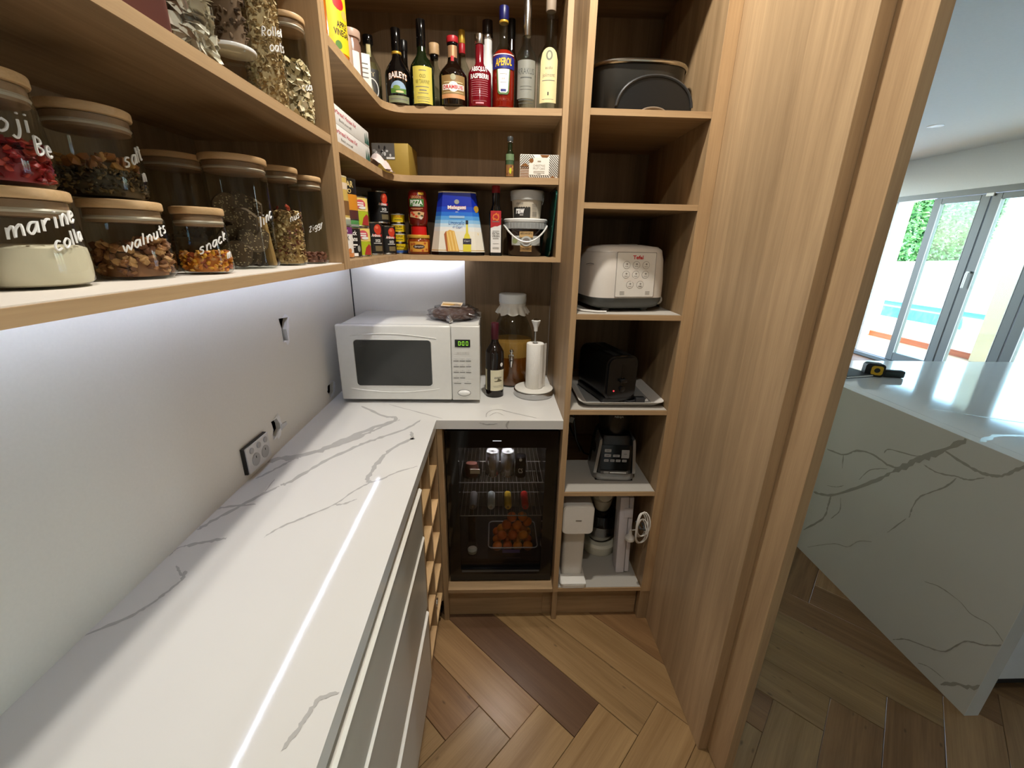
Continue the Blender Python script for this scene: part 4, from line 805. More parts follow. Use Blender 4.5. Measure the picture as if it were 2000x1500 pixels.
def clip(poly, x0, x1, y0, y1):
    for ax, lim, sg in ((0, x0, 1), (0, x1, -1), (1, y0, 1), (1, y1, -1)):
        out = []
        for i in range(len(poly)):
            a, c = poly[i], poly[(i+1) % len(poly)]; da, dc = sg*(a[ax]-lim), sg*(c[ax]-lim)
            if da >= 0: out.append(a)
            if da*dc < 0: s = da/(da-dc); out.append((a[0]+(c[0]-a[0])*s, a[1]+(c[1]-a[1])*s))
        poly = out
        if len(poly) < 3: return None
    return poly
def stripes(x0, x1, y0, y1, slope, n, w):
    for i in range(-n, 2*n):
        c = x0+i*.0078; p = clip([(c, y0-.001), (c+w, y0-.001), (c+w+slope*(y1-y0+.002), y1+.001), (c+slope*(y1-y0+.002), y1+.001)], x0, x1, y0, y1)
        if p: shape(p, ink, fc, ff(1), 'stripe')
stripes(-FW+.001, -.036, .030, FH-.001, 1, 9, .0032); stripes(-.036, -.018, .048, FH-.001, -.8, 8, .003); stripes(.036, FW-.001, .006, FH-.001, -1, 9, .0032); stripes(-.036, .036, .002, .010, -.5, 14, .003)
brz = mat('bronze_foil', (150, 98, 50), .35, metal=.4)
for i in range(7): shape(rect(-FW+.001, -.036, .003+i*.0052, .0058+i*.0052), brz, fc, ff(1), 'house_stripe')
shape([(-FW+.001, .0385), (-.036, .0385), (-.049, .048)], brz, fc, ff(2), 'roof_print'); shape(disc(-.028, .056, .0075), brz, fc, ff(3), 'bauble_print'); shape([(.002, FH-.001), (.036, FH-.001), (.028, FH-.009), (.010, FH-.009)], brz, fc, ff(2), 'bauble_print')
shape([(.040, .003), (.060, .003), (.050, .009)], brz, fc, ff(2), 'roof_print')
shape([(-.036, .011), (.034, .011), (.036, .058), (.018, .066), (-.016, .066), (-.034, .048)], mat('cream_panel', (244, 238, 226), .5), fc, ff(2), 'title_panel')
tn = mat('taupe_ink', (150, 134, 112), .6); text('CHRISTMAS', .042, .007, tn, fc, lambda u, v: (u, -.0461, .0405+v)); text('FRUIT CAKE', .042, .007, tn, fc, lambda u, v: (u, -.0461, .031+v)); bars([(-.02, .02, .022, .002), (-.02, .02, .017, .002), (-.006, .006, .054, .004)], tn, fc, ff(4)); bars([(-.007, .007, .0135, .0016)], inkg, fc, ff(4))

# ------------------------------------------------------------------ bottom shelf: tins, bottles, boxes
ZB = 1.4538
tin = mat('tin_rim', (190, 186, 176), .25, metal=1)
def can(name, label, x, y, z, r, h, body, bands=(), group=None, lid=tin):
    c = T(name, label, 'tin', (x, y, z), radians(38), group)
    P('body', cyl(r, .002, h-.002, 0, 28), body, c); P('rim', lathe([(0, h-.003), (r*.93, h-.003), (r*.97, h), (r*1.015, h-.0005), (r*1.015, h-.003), (r, h-.004)], 28), lid, c)
    P('base_rim', lathe([(r, .004), (r*1.015, .003), (r*1.015, 0), (r*.9, 0), (0, .001)], 28), lid, c)
    for z0, z1, m in bands: P('label_band', lathe([(r+.0003, z0), (r+.0003, z1)], 28), m, c)
    return c
lime = mat('lime_label', (176, 190, 36), .45); mango = mat('mango_yellow', (240, 214, 120), .45); plum = mat('plum_label', (112, 44, 110), .5); tomr = mat('tomato_red', (206, 60, 34), .45); blk = mat('label_black', (18, 16, 16), .45); sgry = mat('silver_grey', (150, 152, 146), .4)
tinyel = mat('tin_yellow', (232, 196, 24), .4); pink_ = mat('pink_badge', (206, 84, 96), .5)
R = .0345
c = can('chickpea_tin', 'white chickpea tin with purple band, first at the shelf front', -.425, 1.196, ZB, R, .082, boxw, [(.062, .080, plum), (.002, .014, MC['label_peach'])])
text('CHICK\nPEAS', .034, .026, greyd, c, cylmap(R+.001, .045), bold=.02); text('Chick', .03, .009, wink, c, cylmap(R+.001, .071))
for u, v in ((-.014, .012), (-.004, .018), (.008, .012), (.016, .020), (.002, .008), (-.018, .024), (.020, .008)): shape(disc(u, v, .006, .006, 12), mat('chickpea', (202, 130, 74), .6), c, cylmap(R+.0010+.00003*u), 'chickpea_print')
c = can('mustard_jar_tin', 'tall pale yellow jar of grains stacked over the chickpea tin', -.428, 1.200, ZB+.0985, R, .104, mat('pale_yellow', (206, 176, 92), .5), [(.010, .045, mat('grain_brown', (122, 84, 40), .8, bscale=200)), (.072, .088, mat('pale_label', (226, 206, 180), .5))], lid=mat('cream_lid', (218, 210, 176), .5))
c = T('flat_tin', 'flat grey tin wedged between the chickpea tin and the yellow jar', 'tin', (-.425, 1.198, ZB+.0822), radians(38)); P('body', cyl(.033, 0, .016, .001), sgry, c); P('label_band', lathe([(.0333, .003), (.0333, .013)], 28), mat('mixed_label', (150, 160, 140), .5), c)
c = can('bean_tin', 'black tin with white lettering beside the chickpea tin', -.425, 1.266, ZB, R, .080, blk)
text('Black\nBeans', .030, .028, wink, c, cylmap(R+.001, .058), bold=.02); bars([(-.012, .014, .034, .004), (-.012, .006, .028, .0015), (-.010, .014, .008, .008)], wink, c, cylmap(R+.001)); shape(disc(.019, .024, .006, .009), sgry, c, cylmap(R+.001), 'bean_print')
c = T('green_lid_tub', 'small tub with green label stacked on the black bean tin', 'tin', (-.425, 1.268, ZB+.0802), radians(38)); P('body', cyl(.033, 0, .0185, .001), mat('tub_green', (74, 136, 74), .45), c); P('label_band', lathe([(.0333, .002), (.0333, .008)], 28), sgry, c)
c = can('star_tin', 'tall black tin with gold lettering and orange picture, top of its column', -.427, 1.270, ZB+.0989, R, .106, blk, [(.026, .066, mat('amber_picture', (214, 140, 32), .5, bscale=90)), (.002, .026, mat('maroon', (84, 40, 38), .5))], lid=mat('dark_lid', (70, 66, 60), .4, metal=.6))
text('STAR', .036, .016, mat('gold_text', (222, 196, 128), .5), c, cylmap(R+.001, .091), bold=.02); text('CO', .020, .011, MC['gold_text'], c, cylmap(R+.001, .074), bold=.02); shape(disc(-.012, .020, .0055), wink, c, cylmap(R+.001), 'round_badge')
for i, lb in enumerate(('lime green mango tin at the bottom of its column', 'lime green mango tin on top of the lower mango tin')):
    c = can('mango_tin', lb, -.425, 1.360, ZB+i*.0845, R, .084, lime, [(.044, .080, mango)], group='lime green mango tins')
    shape(disc(.002, .062, .017, .013), pink_, c, cylmap(R+.001), 'pink_badge'); bars([(-.010, .012, .066, .003), (-.012, .012, .060, .004)], wink, c, cylmap(R+.0013)); shape([(.002, .006), (.030, .004), (.032, .030), (.020, .036), (.008, .026)], mat('mango_print', (168, 50, 44), .5), c, cylmap(R+.001), 'fruit_print'); shape(disc(.008, .053, .012, .004), boxw, c, cylmap(R+.0014), 'badge_strip')
c = can('corn_tin', 'short grey and yellow tin under the coconut cream tin', -.453, 1.436, ZB, R, .050, mat('dim_yellow', (206, 180, 40), .45), [(.020, .048, mat('olive_grey', (112, 112, 100), .5))]); shape(disc(.016, .030, .006, .010), tinyel, c, cylmap(R+.001), 'corn_print')
c = can('coconut_cream_tin', 'purple and white coconut cream tin in the middle of the shelf arm', -.453, 1.434, ZB+.0505, R, .098, mat('lilac_label', (174, 150, 186), .5), [(.078, .096, plum), (.002, .022, mat('dark_plum', (66, 40, 62), .5))]); shape(disc(.010, .034, .011, .020), boxw, c, cylmap(R+.001), 'coconut_print'); text('Coconut', .030, .009, wink, c, cylmap(R+.001, .064)); bars([(0, .02, .086, .006)], pink_, c, cylmap(R+.001))
gx = T('grey_green_carton', 'tall grey carton with green foot standing behind the coconut cream tin', 'carton', (-.520, 1.700, ZB), radians(38)); P('box', bx(-.043, .043, -.030, .030, 0, .230, .001), sgry, gx); P('green_foot', bx(-.0402, .0402, -.0304, -.0302, .100, .135), lime, gx); P('pink_print', bx(.004, .0395, -.0304, -.0302, .150, .175), pink_, gx); P('pale_panel', bx(.010, .0395, -.0304, -.0302, .136, .149), boxw, gx); P('leaf_print', bx(.005, .030, -.0304, -.0302, .178, .205), mat('moss', (108, 124, 74), .5), gx)
def tomato(lb, x, y, z, h):
    c = can('tomato_tin', lb, x, y, z, R, h, blk, group='black tomato tins'); shape(disc(.008, h*.78, .0145, h*.155), tomr, c, cylmap(R+.001), 'tomato_print'); shape(disc(.004, h*.84, .006, .005), mat('tomato_light', (226, 110, 80), .4), c, cylmap(R+.0012), 'tomato_shine')
    text('Ardmona', .032, .010, wink, c, cylmap(R+.0014, h*.60), shear=.2, bold=.02); shape(rect(-.012, .024, h*.565, h*.635), redi, c, cylmap(R+.0011), 'name_band'); text('DICED', .018, .009, wink, c, cylmap(R+.001, h*.44, .15), bold=.02); bars([(-.010, .022, h*.36, .0018)], wink, c, cylmap(R+.001)); shape(rect(-.006, .022, h*.12, h*.28), mat('khaki_print', (112, 100, 70), .5), c, cylmap(R+.001), 'dish_print'); return c
tomato('black tomato tin at the bottom left of the tomato stack', -.432, 1.535, ZB, .106); tomato('black tomato tin at the bottom right of the tomato stack', -.408, 1.628, ZB, .098); tomato('black tomato tin on top of the tomato stack', -.430, 1.642, ZB+.1065, .106)
yz = ZB
for i, (lb, rr, hh) in enumerate((('wide yellow and blue fish tin at the foot of the yellow stack', .0300, .040), ('yellow fish tin second from the bottom of the stack', .0268, .036), ('yellow fish tin third from the bottom of the stack', .0262, .034), ('yellow fish tin on top of the stack', .0255, .036))):
    c = can('fish_tin', lb, -.385, 1.737, yz, rr, hh, tinyel, [(.002, .013, mat('tin_blue', (58, 96, 168), .45))] if i == 0 else [(hh-.006, hh-.002, boxw)], group='yellow fish tins'); c.rotation_euler.z = radians(12)
    text(('SIRENA', 'TUNA', 'ITALIAN', 'TUNA')[i], rr*1.1, .007, redi if i == 3 else ink, c, cylmap(rr+.001, hh*.66), shear=.15); bars([(-rr*.5, rr*.6, hh*.36 if i else hh*.42, .002)], mat('olive_print', (130, 130, 40), .5), c, cylmap(rr+.001)); yz += hh+.0004
# sauce on its jar, gift cake, oil, honey tubs
jr = bot('sauce_jar', 'low jar of orange relish with gold lid', -.301, 1.690, ZB, [(0, .001), (.038, 0), (.0425, .004), (.0425, .052), (.038, .058), (0, .058)], mat('relish', (132, 56, 20), .15, coat=.4), [(.058, .070, .0425, mat('gold_lid', (222, 176, 70), .35, metal=.3), 'lid')], cat='jar')
lab(jr, mat('label_amber', (216, 156, 60), .5, bscale=120), .0425, .076, .010, .046); shape(disc(0, .028, .022, .008), mat('brown_ink', (70, 44, 26), .5), jr, cylmap(.0434), 'swoosh'); text('Spreyton', .034, .008, wink, jr, cylmap(.0438, .028), shear=.3)
for u, v in ((-.028, .036), (-.018, .038), (.024, .040), (.030, .018), (-.030, .014), (.014, .014)): shape(disc(u, v, .005, .004, 10), mat('orange_leaf', (186, 90, 36), .5), jr, cylmap(.0434+.00002*abs(u)), 'leaf_print')
ps = T('pizza_sauce_bottle', 'red squeezy pizza sauce bottle standing on its cap on the relish jar', 'bottle', (-.298, 1.690, ZB+.0702), 0)
sauce = mat('sauce_red', (112, 26, 16), .22, coat=.3); P('bottle_body', lathe([(0, .030), (.026, .030), (.034, .040), (.0365, .060), (.035, .090), (.0365, .120), (.034, .145), (.028, .154), (0, .156)], 28, squash=.72), sauce, ps, ang=60); P('cap', lathe([(0, 0), (.029, 0), (.0295, .002), (.0285, .029), (0, .030)], 28, squash=.8), mat('cap_red', (206, 24, 20), .35), ps)
def pm(k): return lambda u, v: (u, -.0264*math.sqrt(max(.05, 1-(u/.037)**2))-.0006-k*.0003, v)
shape(rect(-.026, .026, .098, .124), mat('pizza_green', (66, 118, 52), .5), ps, pm(1), 'green_label'); text('PIZZA', .044, .016, wink, ps, lambda u, v: pm(2)(u, .112+v), bold=.02); bars([(-.014, .014, .1005, .0025)], wink, ps, pm(2)); text('LEGGOS', .036, .009, MC['label_peach'], ps, lambda u, v: pm(2)(u, .130+v), bold=.03); shape(rect(.008, .026, .138, .146), mat('tag_yellow', (216, 168, 40), .5), ps, pm(1), 'corner_tag'); bars([(-.022, .022, .092, .002), (-.016, .014, .089, .0015)], MC['label_peach'], ps, pm(1))
shape([(-.026, .062), (.012, .056), (.022, .060), (.026, .078), (.010, .082), (-.024, .080)], mat('pizza_print', (214, 170, 120), .5), ps, pm(1), 'pizza_print')
for u, v in ((-.018, .076), (-.012, .070), (.008, .074), (.018, .066), (-.002, .064)): shape(disc(u, v, .005, .004, 10), (tomr, mat('olive', (70, 70, 34), .5))[int(u > 0)], ps, pm(2), 'topping_print')
shape(disc(.014, .060, .006, .006, 12), mat('mushroom', (226, 206, 190), .5), ps, pm(2), 'topping_print')
pb = T('gift_cake_box', 'tall blue and white tapered cake box with limoncello picture', 'box', (-.150, 1.715, ZB)); PBH = .218; octs = []
def oct_(w, d, c): return [(-w+c, -d), (w-c, -d), (w, -d+c), (w, d-c), (w-c, d), (-w+c, d), (-w, d-c), (-w, -d+c)]
b0, b1 = oct_(.101, .075, .030), oct_(.068, .050, .018)
def taper(z0, z1, g=0.0):
    t = BM(); k0, k1 = (z0-.012)/(PBH-.012), (z1-.012)/(PBH-.012); lo = [t.verts.new((a[0]+(c_[0]-a[0])*k0, a[1]+(c_[1]-a[1])*k0, z0)) for a, c_ in zip(b0, b1)]; hi = [t.verts.new((a[0]+(c_[0]-a[0])*k1, a[1]+(c_[1]-a[1])*k1, z1)) for a, c_ in zip(b0, b1)]
    for i in range(8): t.faces.new((lo[i], lo[(i+1) % 8], hi[(i+1) % 8], hi[i]))
    if z1 >= PBH: t.faces.new(hi)
    return t
blues = [((236, 230, 214), .012), ((232, 232, 228), .085), ((196, 218, 232), .100), ((140, 190, 228), .112), ((84, 156, 222), .124), ((40, 112, 208), .138), ((22, 70, 190), .152), ((18, 44, 166), .170)]
for i, (cl, z0) in enumerate(blues): P('printed_band', taper(z0, blues[i+1][1] if i < 7 else PBH), mat('pandoro_%d' % i, cl, .3), pb, smooth=False)
P('base_trim', prism(oct_(.100, .074, .030), 0, .0118), blackg, pb, smooth=False); P('gold_line', taper(.0165, .0185), goldl, pb).scale = (1.003, 1.004, 1); P('top_flap', prism(oct_(.069, .051, .018), PBH+.0002, PBH+.004), mat('flap_cream', (216, 206, 180), .5), pb, smooth=False)
def pf(k): return lambda u, v: (u, -.075+.025*(v-.012)/(PBH-.012)-.0006-.0004*k, v)
text('Melegatti', .066, .016, wink, pb, lambda u, v: pf(3)(u, .166+v), bold=.02); shape(rect(-.034, .034, .161, .172), mat('rose_band', (196, 120, 130), .5), pb, pf(1), 'name_shadow'); shape(disc(0, .187, .009, .008), sgry, pb, pf(1), 'crest'); text('1894', .010, .004, wink, pb, lambda u, v: pf(1)(u, .152+v))
bars([(-.028, .028, .135, .008)], mat('sky_text', (150, 184, 214), .5), pb, pf(1)); text('Limoncello', .058, .014, mat('capri_blue', (40, 90, 160), .5), pb, lambda u, v: pf(1)(u-.002, .115+v), shear=.2); text('di Capri', .036, .012, MC['capri_blue'], pb, lambda u, v: pf(1)(u+.002, .099+v), shear=.2)
shape([(-.040, .014), (-.014, .014), (-.032, .086), (-.042, .084), (-.048, .074)], mat('cake_crust', (170, 92, 44), .5), pb, pf(1), 'cake_print'); shape([(-.034, .014), (.008, .014), (-.010, .086), (-.028, .090), (-.040, .082)], mat('cake_gold', (224, 176, 84), .5), pb, pf(2), 'cake_print')
for u in (-.026, -.014, -.002): shape([(u, .016), (u+.004, .016), (u-.010, .084), (u-.013, .084)], mat('cake_pale', (240, 208, 130), .5), pb, pf(3), 'cake_ridge')
shape([(.022, .014), (.052, .014), (.052, .052), (.046, .072), (.041, .080), (.040, .112), (.034, .112), (.033, .080), (.028, .072), (.022, .052)], mat('lemon_liqueur', (222, 206, 60), .4), pb, pf(2), 'bottle_print'); shape(rect(.0325, .0415, .110, .124), ink, pb, pf(3), 'bottle_cap_print'); shape(rect(.0215, .0525, .040, .060), mat('navy_print', (48, 44, 60), .5), pb, pf(3), 'bottle_label_print'); text('Capri', .022, .007, wink, pb, lambda u, v: pf(5)(u+.037, .051+v), shear=.2)
shape(disc(.074, .075, .009, .008), mat('lemon_print', (226, 190, 80), .5), pb, lambda u, v: (u-.004, -.055, v), 'lemon_print'); o_ = shape(disc(0, 0, .009, .012), goldl, pb, lambda u, v: (.070+u, -.0455+u*.6, .163+v), 'gold_seal')
oo = T('olive_oil_bottle', 'square dark olive oil bottle with red and white label', 'bottle', (-.006, 1.690, ZB))
P('bottle_glass', merge(None, prism(rpoly(-.0235, .0235, -.0235, .0235, .006), 0, .150), None), gK, oo); P('shoulder', lathe([(.0235*1.05, .150), (.022, .160), (.017, .172), (.0135, .182), (.0135, .222), (0, .222)], 24), gK, oo); P('cap', cyl(.0152, .222, .247, .001), mat('oil_cap_red', (150, 26, 32), .4), oo)
def of(k): return lambda u, v: (u, -.0238-.0003*k, v)
shape(rect(-.0195, .0195, .012, .160), mat('label_white2', (232, 230, 226), .5), oo, of(1), 'label'); shape([(-.0195, .100), (-.004, .106), (.006, .106), (.0195, .112), (.0195, .160), (-.0195, .160)], mat('label_red', (178, 34, 38), .5), oo, of(2), 'red_label')
shape([(-.013, .136), (-.010, .146), (-.002, .150), (.002, .154), (.006, .148), (.010, .150), (.013, .138), (.010, .128), (.004, .124), (-.002, .130), (-.010, .127)], mat('label_orange', (222, 120, 50), .5), oo, of(3), 'map_emblem'); shape([(-.009, .137), (-.006, .144), (.004, .146), (.009, .137), (.005, .130), (-.002, .134)], MC['label_red'], oo, of(4), 'map_centre')
text('EXTRA\nVIRGIN', .028, .018, inkg, oo, lambda u, v: of(4)(u, .076+v), bold=.02); bars([(-.013, .013, .122, .003), (-.013, .013, .089, .0015), (-.011, .011, .062, .002), (-.011, .011, .044, .0012), (-.012, .012, .030, .0012), (-.012, .012, .026, .0012)], inkg, oo, of(3))
hb = T('honey_bucket', 'round tub of dark honey with white lid and carrying handle', 'tub', (.108, 1.715, ZB)); hcol = mat('honey_dark', (44, 24, 14), .25, coat=.3); lidw_ = mat('tub_lid', (226, 226, 222), .35); skirt = mat('tub_skirt', (150, 152, 150), .35)
P('body', lathe([(0, .001), (.060, 0), (.064, .004), (.076, .102), (0, .103)], 36), hcol, hb); P('lid', lathe([(.0805, .121), (.0835, .123), (.0850, .131), (.0815, .135), (.0790, .1325), (0, .1325)], 40), lidw_, hb); P('lid_skirt', lathe([(.0765, .098), (.0825, .099), (.0828, .121), (0, .121)], 40), skirt, hb)
for k in range(11): P('skirt_rib', merge(None, bx(-.0007, .0007, -.0845, -.0826, .101, .120), rot('Z', -50+k*10)), mat('rib_grey', (180, 182, 180), .35), hb)
P('handle', tube([(.083*sin(a), -.083*cos(a)*.99-.006, .112-.060*cos(a)**2*(1 if abs(a) < 1.5 else 0)) for a in [radians(-88+176*i/24) for i in range(25)]], .0032, 8), mat('handle_white', (222, 220, 214), .35), hb)
lab(hb, mat('label_frost', (188, 190, 186), .45), .0725, .120, .040, .074, 'wrap_label'); f = cylmap(.0745); tagm = mat('label_kraft', (196, 160, 106), .55); shape([(-.026, .090), (.026, .090), (.026, .068), (-.026, .068)], tagm, hb, cylmap(.0765), 'tag_top'); text('BEECHWORTH', .044, .007, ink, hb, cylmap(.0772, .082)); shape([(-.022, .018), (.022, .018), (.022, .040), (-.022, .040)], tagm, hb, cylmap(.0740), 'tag_foot'); text('HONEY', .026, .007, ink, hb, cylmap(.0748, .028)); shape(disc(0, .055, .021, .018), MC['label_frost'], hb, cylmap(.0768), 'tag_centre'); shape(disc(0, .055, .014, .012), mat('bee_grey', (122, 116, 112), .5), hb, cylmap(.0774), 'bee_emblem'); shape(disc(-.045, .055, .012, .009), mat('leaf_wash', (150, 160, 110), .5), hb, cylmap(.0732), 'leaf_print'); bars([(-.052, -.030, .066, .003)], inkg, hb, cylmap(.0733))
rw = T('raw_tub', 'white lidded tub with black label stacked on the honey tub', 'tub', (.112, 1.715, ZB+.1355), radians(-10))
P('body', lathe([(0, 0), (.051, 0), (.0525, .004), (.0575, .066), (0, .066)], 36), mat('tub_cream', (206, 194, 174), .4), rw); P('lid', lathe([(.057, .064), (.0620, .065), (.0625, .080), (.0640, .082), (.0635, .096), (.060, .0985), (0, .0985)], 40), mat('tub_lid_grey', (196, 196, 192), .3), rw); P('clip', tube([(.062, -.012, .080), (.064, -.014, .068), (.060, -.016, .050)], .0018, 6), skirt, rw)
lab(rw, mat('label_charcoal', (40, 38, 34), .5), .0548, .072, .002, .044, 'front_label', th=-.30); text('raw', .036, .018, wink, rw, cylmap(.0566, .025, -.36), bold=.04); bars([(-.004, .010, .012, .002)], wink, rw, cylmap(.0560, 0, -.3)); text('absolute', .030, .009, inkg, rw, cylmap(.0572, .053, -.40), shear=.3)
for i in range(9): shape(rect(.028+i*.0021, .0288+i*.0021, .006, .024, 1), ink, rw, cylmap(.0560), 'barcode_bar')
bars([(.026, .046, .030+.004*i, .0012) for i in range(6)], inkg, rw, cylmap(.0570))
gp = T('green_platter', 'dark green glass platter leaning against the cabinet side panel', 'platter', (.199, 1.70, ZB)); P('platter', merge(None, prism(rpoly(-.075, .075, 0, .235, .03), 0, .005), Matrix.Translation((-.006, 0, .001)) @ Matrix.Rotation(radians(-4.5), 4, 'Y').inverted() @ Matrix(((0, 0, 1, 0), (1, 0, 0, 0), (0, 1, 0, 0), (0, 0, 0, 1)))), mat('green_glass', (14, 62, 52), .08, coat=.4), gp)
# ------------------------------------------------------------------ on the worktop
ZC = .9131
mwh = mat('microwave_white', (226, 225, 219), .22, coat=.2); mwd = mat('microwave_glass', (52, 53, 50), .12); mwl = mat('microwave_panel', (216, 214, 207), .35)
mw = T('microwave_oven', 'white microwave oven in the corner of the worktop', 'microwave', (-.322, 1.67, ZC))
PW('body', bx(-.576, -.068, 1.522, 1.857, .9285, 1.209, .004), mwh, mw, smooth=True)
door = PW('door', bx(-.582, -.1685, 1.490, 1.5215, .9275, 1.2135, .006, 3), mwh, mw, smooth=True)
def front(poly, y0, y1): return merge(None, prism(poly, -y1, -y0), RX90)
fb = T  # (front outlines are drawn in x, z and pushed back along y)
PW('door_window', front(rpoly(-.519, -.241, .985, 1.159, .012), 1.4885, 1.4905), mwd, door); 
PW('window_bezel', tube([(x, 1.4895, z) for x, z in rpoly(-.521, -.239, .983, 1.161, .013)], .0016, 6, closed=True), mwl, door, smooth=True)
PW('door_arc', tube([(-.530+.31*k/14, 1.4905, 1.166+.016*sin(pi*(.15+.85*k/14))) for k in range(15)], .0022, 6), mwh, door, smooth=True); PW('door_arc', tube([(-.545+.33*k/14, 1.4905, .972-.014*sin(pi*k/14)) for k in range(15)], .0022, 6), mwh, door, smooth=True)
cpn = PW('control_panel', bx(-.1672, -.062, 1.490, 1.5215, .9275, 1.2135, .004, 3), mwl, mw, smooth=True)
PW('display', front(rpoly(-.153, -.097, 1.136, 1.164, .001), 1.4885, 1.4905), mat('display_dark', (16, 20, 14), .15), cpn)
seg_ = mat('display_green', (150, 214, 60), .4, emit=1.2)
t = BM()
for cx0 in (-.1365, -.1225, -.1085):
    a, w2, h2 = .0011, .0038, .0075; zc = 1.150; sk = .0012
    for x0, x1, z0, z1 in ((-w2, w2, h2-a, h2), (-w2, w2, -h2, -h2+a), (-w2, -w2+a, -h2, h2), (w2-a, w2, -h2, h2)): bx(cx0+x0, cx0+x1, 1.4878, 1.4884, zc+z0, zc+z1, bm=t)
for z in (1.147, 1.153): bx(-.1302, -.1290, 1.4878, 1.4884, z-.0006, z+.0006, bm=t)
PW('digits', t, seg_, cpn)
btm = mat('button_grey', (196, 195, 190), .4); bln = mat('button_line', (96, 94, 92), .5)
for r, (z, xs) in enumerate(((1.113, (-.143, -.114)), (1.089, (-.150, -.127, -.104)), (1.067, (-.150, -.127, -.104)), (1.045, (-.150, -.127, -.104)), (1.023, (-.150, -.127)), (1.001, (-.146, -.108)))):
    hw = .013 if len(xs) == 2 and r in (0, 5) else .0095
    for x in xs:
        b_ = PW('button', front(rpoly(x-hw, x+hw, z-.0045, z+.0065, .002), 1.4894, 1.4905), mat('button_face', (210, 208, 201), .4), cpn)
        if r: PW('button_mark', bx(x-hw, x+hw, 1.4890, 1.4895, z-.0068, z-.0052), bln, b_)
        PW('button_icon', bx(x-.0025, x+.0030, 1.4889, 1.4894, z-.0006, z+.0026), btm, b_)
ob_ = PW('open_button', merge(None, merge(None, lathe([(0, .0075), (.012, .007), (.020, .0045), (.0235, 0)], 32), Matrix.Diagonal((1, .48, 1, 1))), Matrix.Translation((-.122, 1.4905, .957)) @ RX90), mat('button_white', (236, 235, 230), .2), cpn, smooth=True); PW('button_ring', tube([(-.122+.0245*cos(a), 1.4903, .957+.0125*sin(a)) for a in [2*pi*i/28 for i in range(28)]], .001, 6, closed=True), bln, ob_, smooth=True)
for i in range(9): PW('vent_slot', bx(-.0682, -.0672, 1.545+.018*i, 1.557+.018*i, 1.10, 1.19), black, mw)
for x in (-.55, -.095):
    for y in (1.55, 1.83): PW('foot', merge(None, cyl(.014, 0, .0153), Matrix.Translation((x, y, ZC))), greyd, mw, smooth=True)
# wrapped cake on the microwave
ck2 = T('wrapped_cake', 'dark cake in shiny crumpled plastic wrap on top of the microwave', 'cake', (-.172, 1.665, 1.2095))
rcK = random.Random(12); P('cake', lathe([(0, .004), (.070, .004), (.082, .012), (.084, .026), (.074, .040), (.04, .047), (0, .048)], 30, squash=.9), mat('cake_dark', (120, 94, 82), .6, bump=.6, bscale=120), ck2)
def wrap_bm(r0, jit, hmax, seed):
    t = BM(); bmesh.ops.create_icosphere(t, subdivisions=4, radius=1); rn = random.Random(seed)
    from mathutils import noise
    for v in t.verts:
        p = v.co.copy(); k = 1+jit*noise.noise(p*3.1+Vector((seed, 0, 0)))+jit*.9*abs(noise.noise(p*7.3))+jit*.5*noise.noise(p*15)
        v.co = Vector((p.x*r0*k, p.y*r0*.92*k, .024+p.z*hmax*(k*.7+.3)))
        if v.co.z < .0012: v.co.z = .0012
    return t
P('plastic_wrap', wrap_bm(.094, .26, .034, 5), glass('wrap_film', (226, 226, 230), 2.3, .10), ck2, ang=12)
tw_ = BM(); tube([(-.01, -.085, .016), (-.005, -.10, .016), (.002, -.112, .012), (-.004, -.120, .008)], .006, 7, tw_, rfun=lambda s: .010*(1-s)+.003); P('wrap_twist', tw_, mat('foil_clear', (206, 206, 208), .12, metal=.8), ck2)
P('paper_label', merge(None, bx(-.040, .040, -.022, .022, 0, .0007), Matrix.Translation((-.005, -.012, .0585)) @ Matrix.Rotation(radians(14), 4, 'X') @ Matrix.Rotation(radians(-6), 4, 'Z')), mat('cake_label', (226, 208, 180), .5), ck2); P('label_stripe', merge(None, bx(-.036, .036, -.012, .004, .0008, .0011), Matrix.Translation((-.005, -.012, .0585)) @ Matrix.Rotation(radians(14), 4, 'X') @ Matrix.Rotation(radians(-6), 4, 'Z')), mat('gold_brown', (190, 146, 70), .5), ck2)
# wine bottle, drink jar, towel holder
wb_ = bot('wine_bottle', 'dark red wine bottle with maroon capsule standing on the worktop', -.007, 1.590, ZC, prof(.0365, .178, .0140, .225, .290), gB, [(.232, .297, .0152, mat('capsule_maroon', (72, 18, 30), .35), 'capsule')], rz=radians(22))
lab(wb_, mat('label_ivory', (222, 214, 184), .6), .0365, .062, .030, .115); f = cylmap(.0373); text('estate', .030, .009, ink, wb_, cylmap(.0373, .084), shear=.2); shape([(-.016, .070), (-.004, .072), (0, .082), (.010, .076), (.018, .071), (.016, .068), (-.014, .067)], mat('sketch_ink', (104, 96, 70), .6), wb_, f, 'sketch_print'); bars([(-.02, .02, .050, .001), (-.018, .018, .045, .001)], inkg, wb_, f); lab(wb_, MC['label_ivory'], .0365, .050, .030, .115, 'back_label', th=-2.0); shape(disc(.016, .136, .007, .008), MC['label_white'], wb_, cylmap(.0371), 'medal_sticker')
kj = T('drink_jar', 'large glass jar of amber drink with cloth-covered lid and silver tap', 'jar', (.067, 1.768, ZC))
def kr(z):
    pr = [(0, .083), (.012, .0895), (.19, .0895), (.235, .083), (.275, .067), (.305, .052), (.325, .048), (.35, .050)]
    for (a, b), (c, d) in zip(pr, pr[1:]):
        if a <= z <= c: return b+(d-b)*(z-a)/(c-a)
    return pr[-1][1]
P('glass_body', lathe([(0, .001), (.080, 0)]+[(kr(z), z) for z in (.002, .012, .05, .1, .15, .19, .205, .22, .235, .25, .265, .275, .29, .305, .315, .325, .35)], 44), glass('thick_jar_glass', (236, 240, 236), 1.55), kj, ang=60)
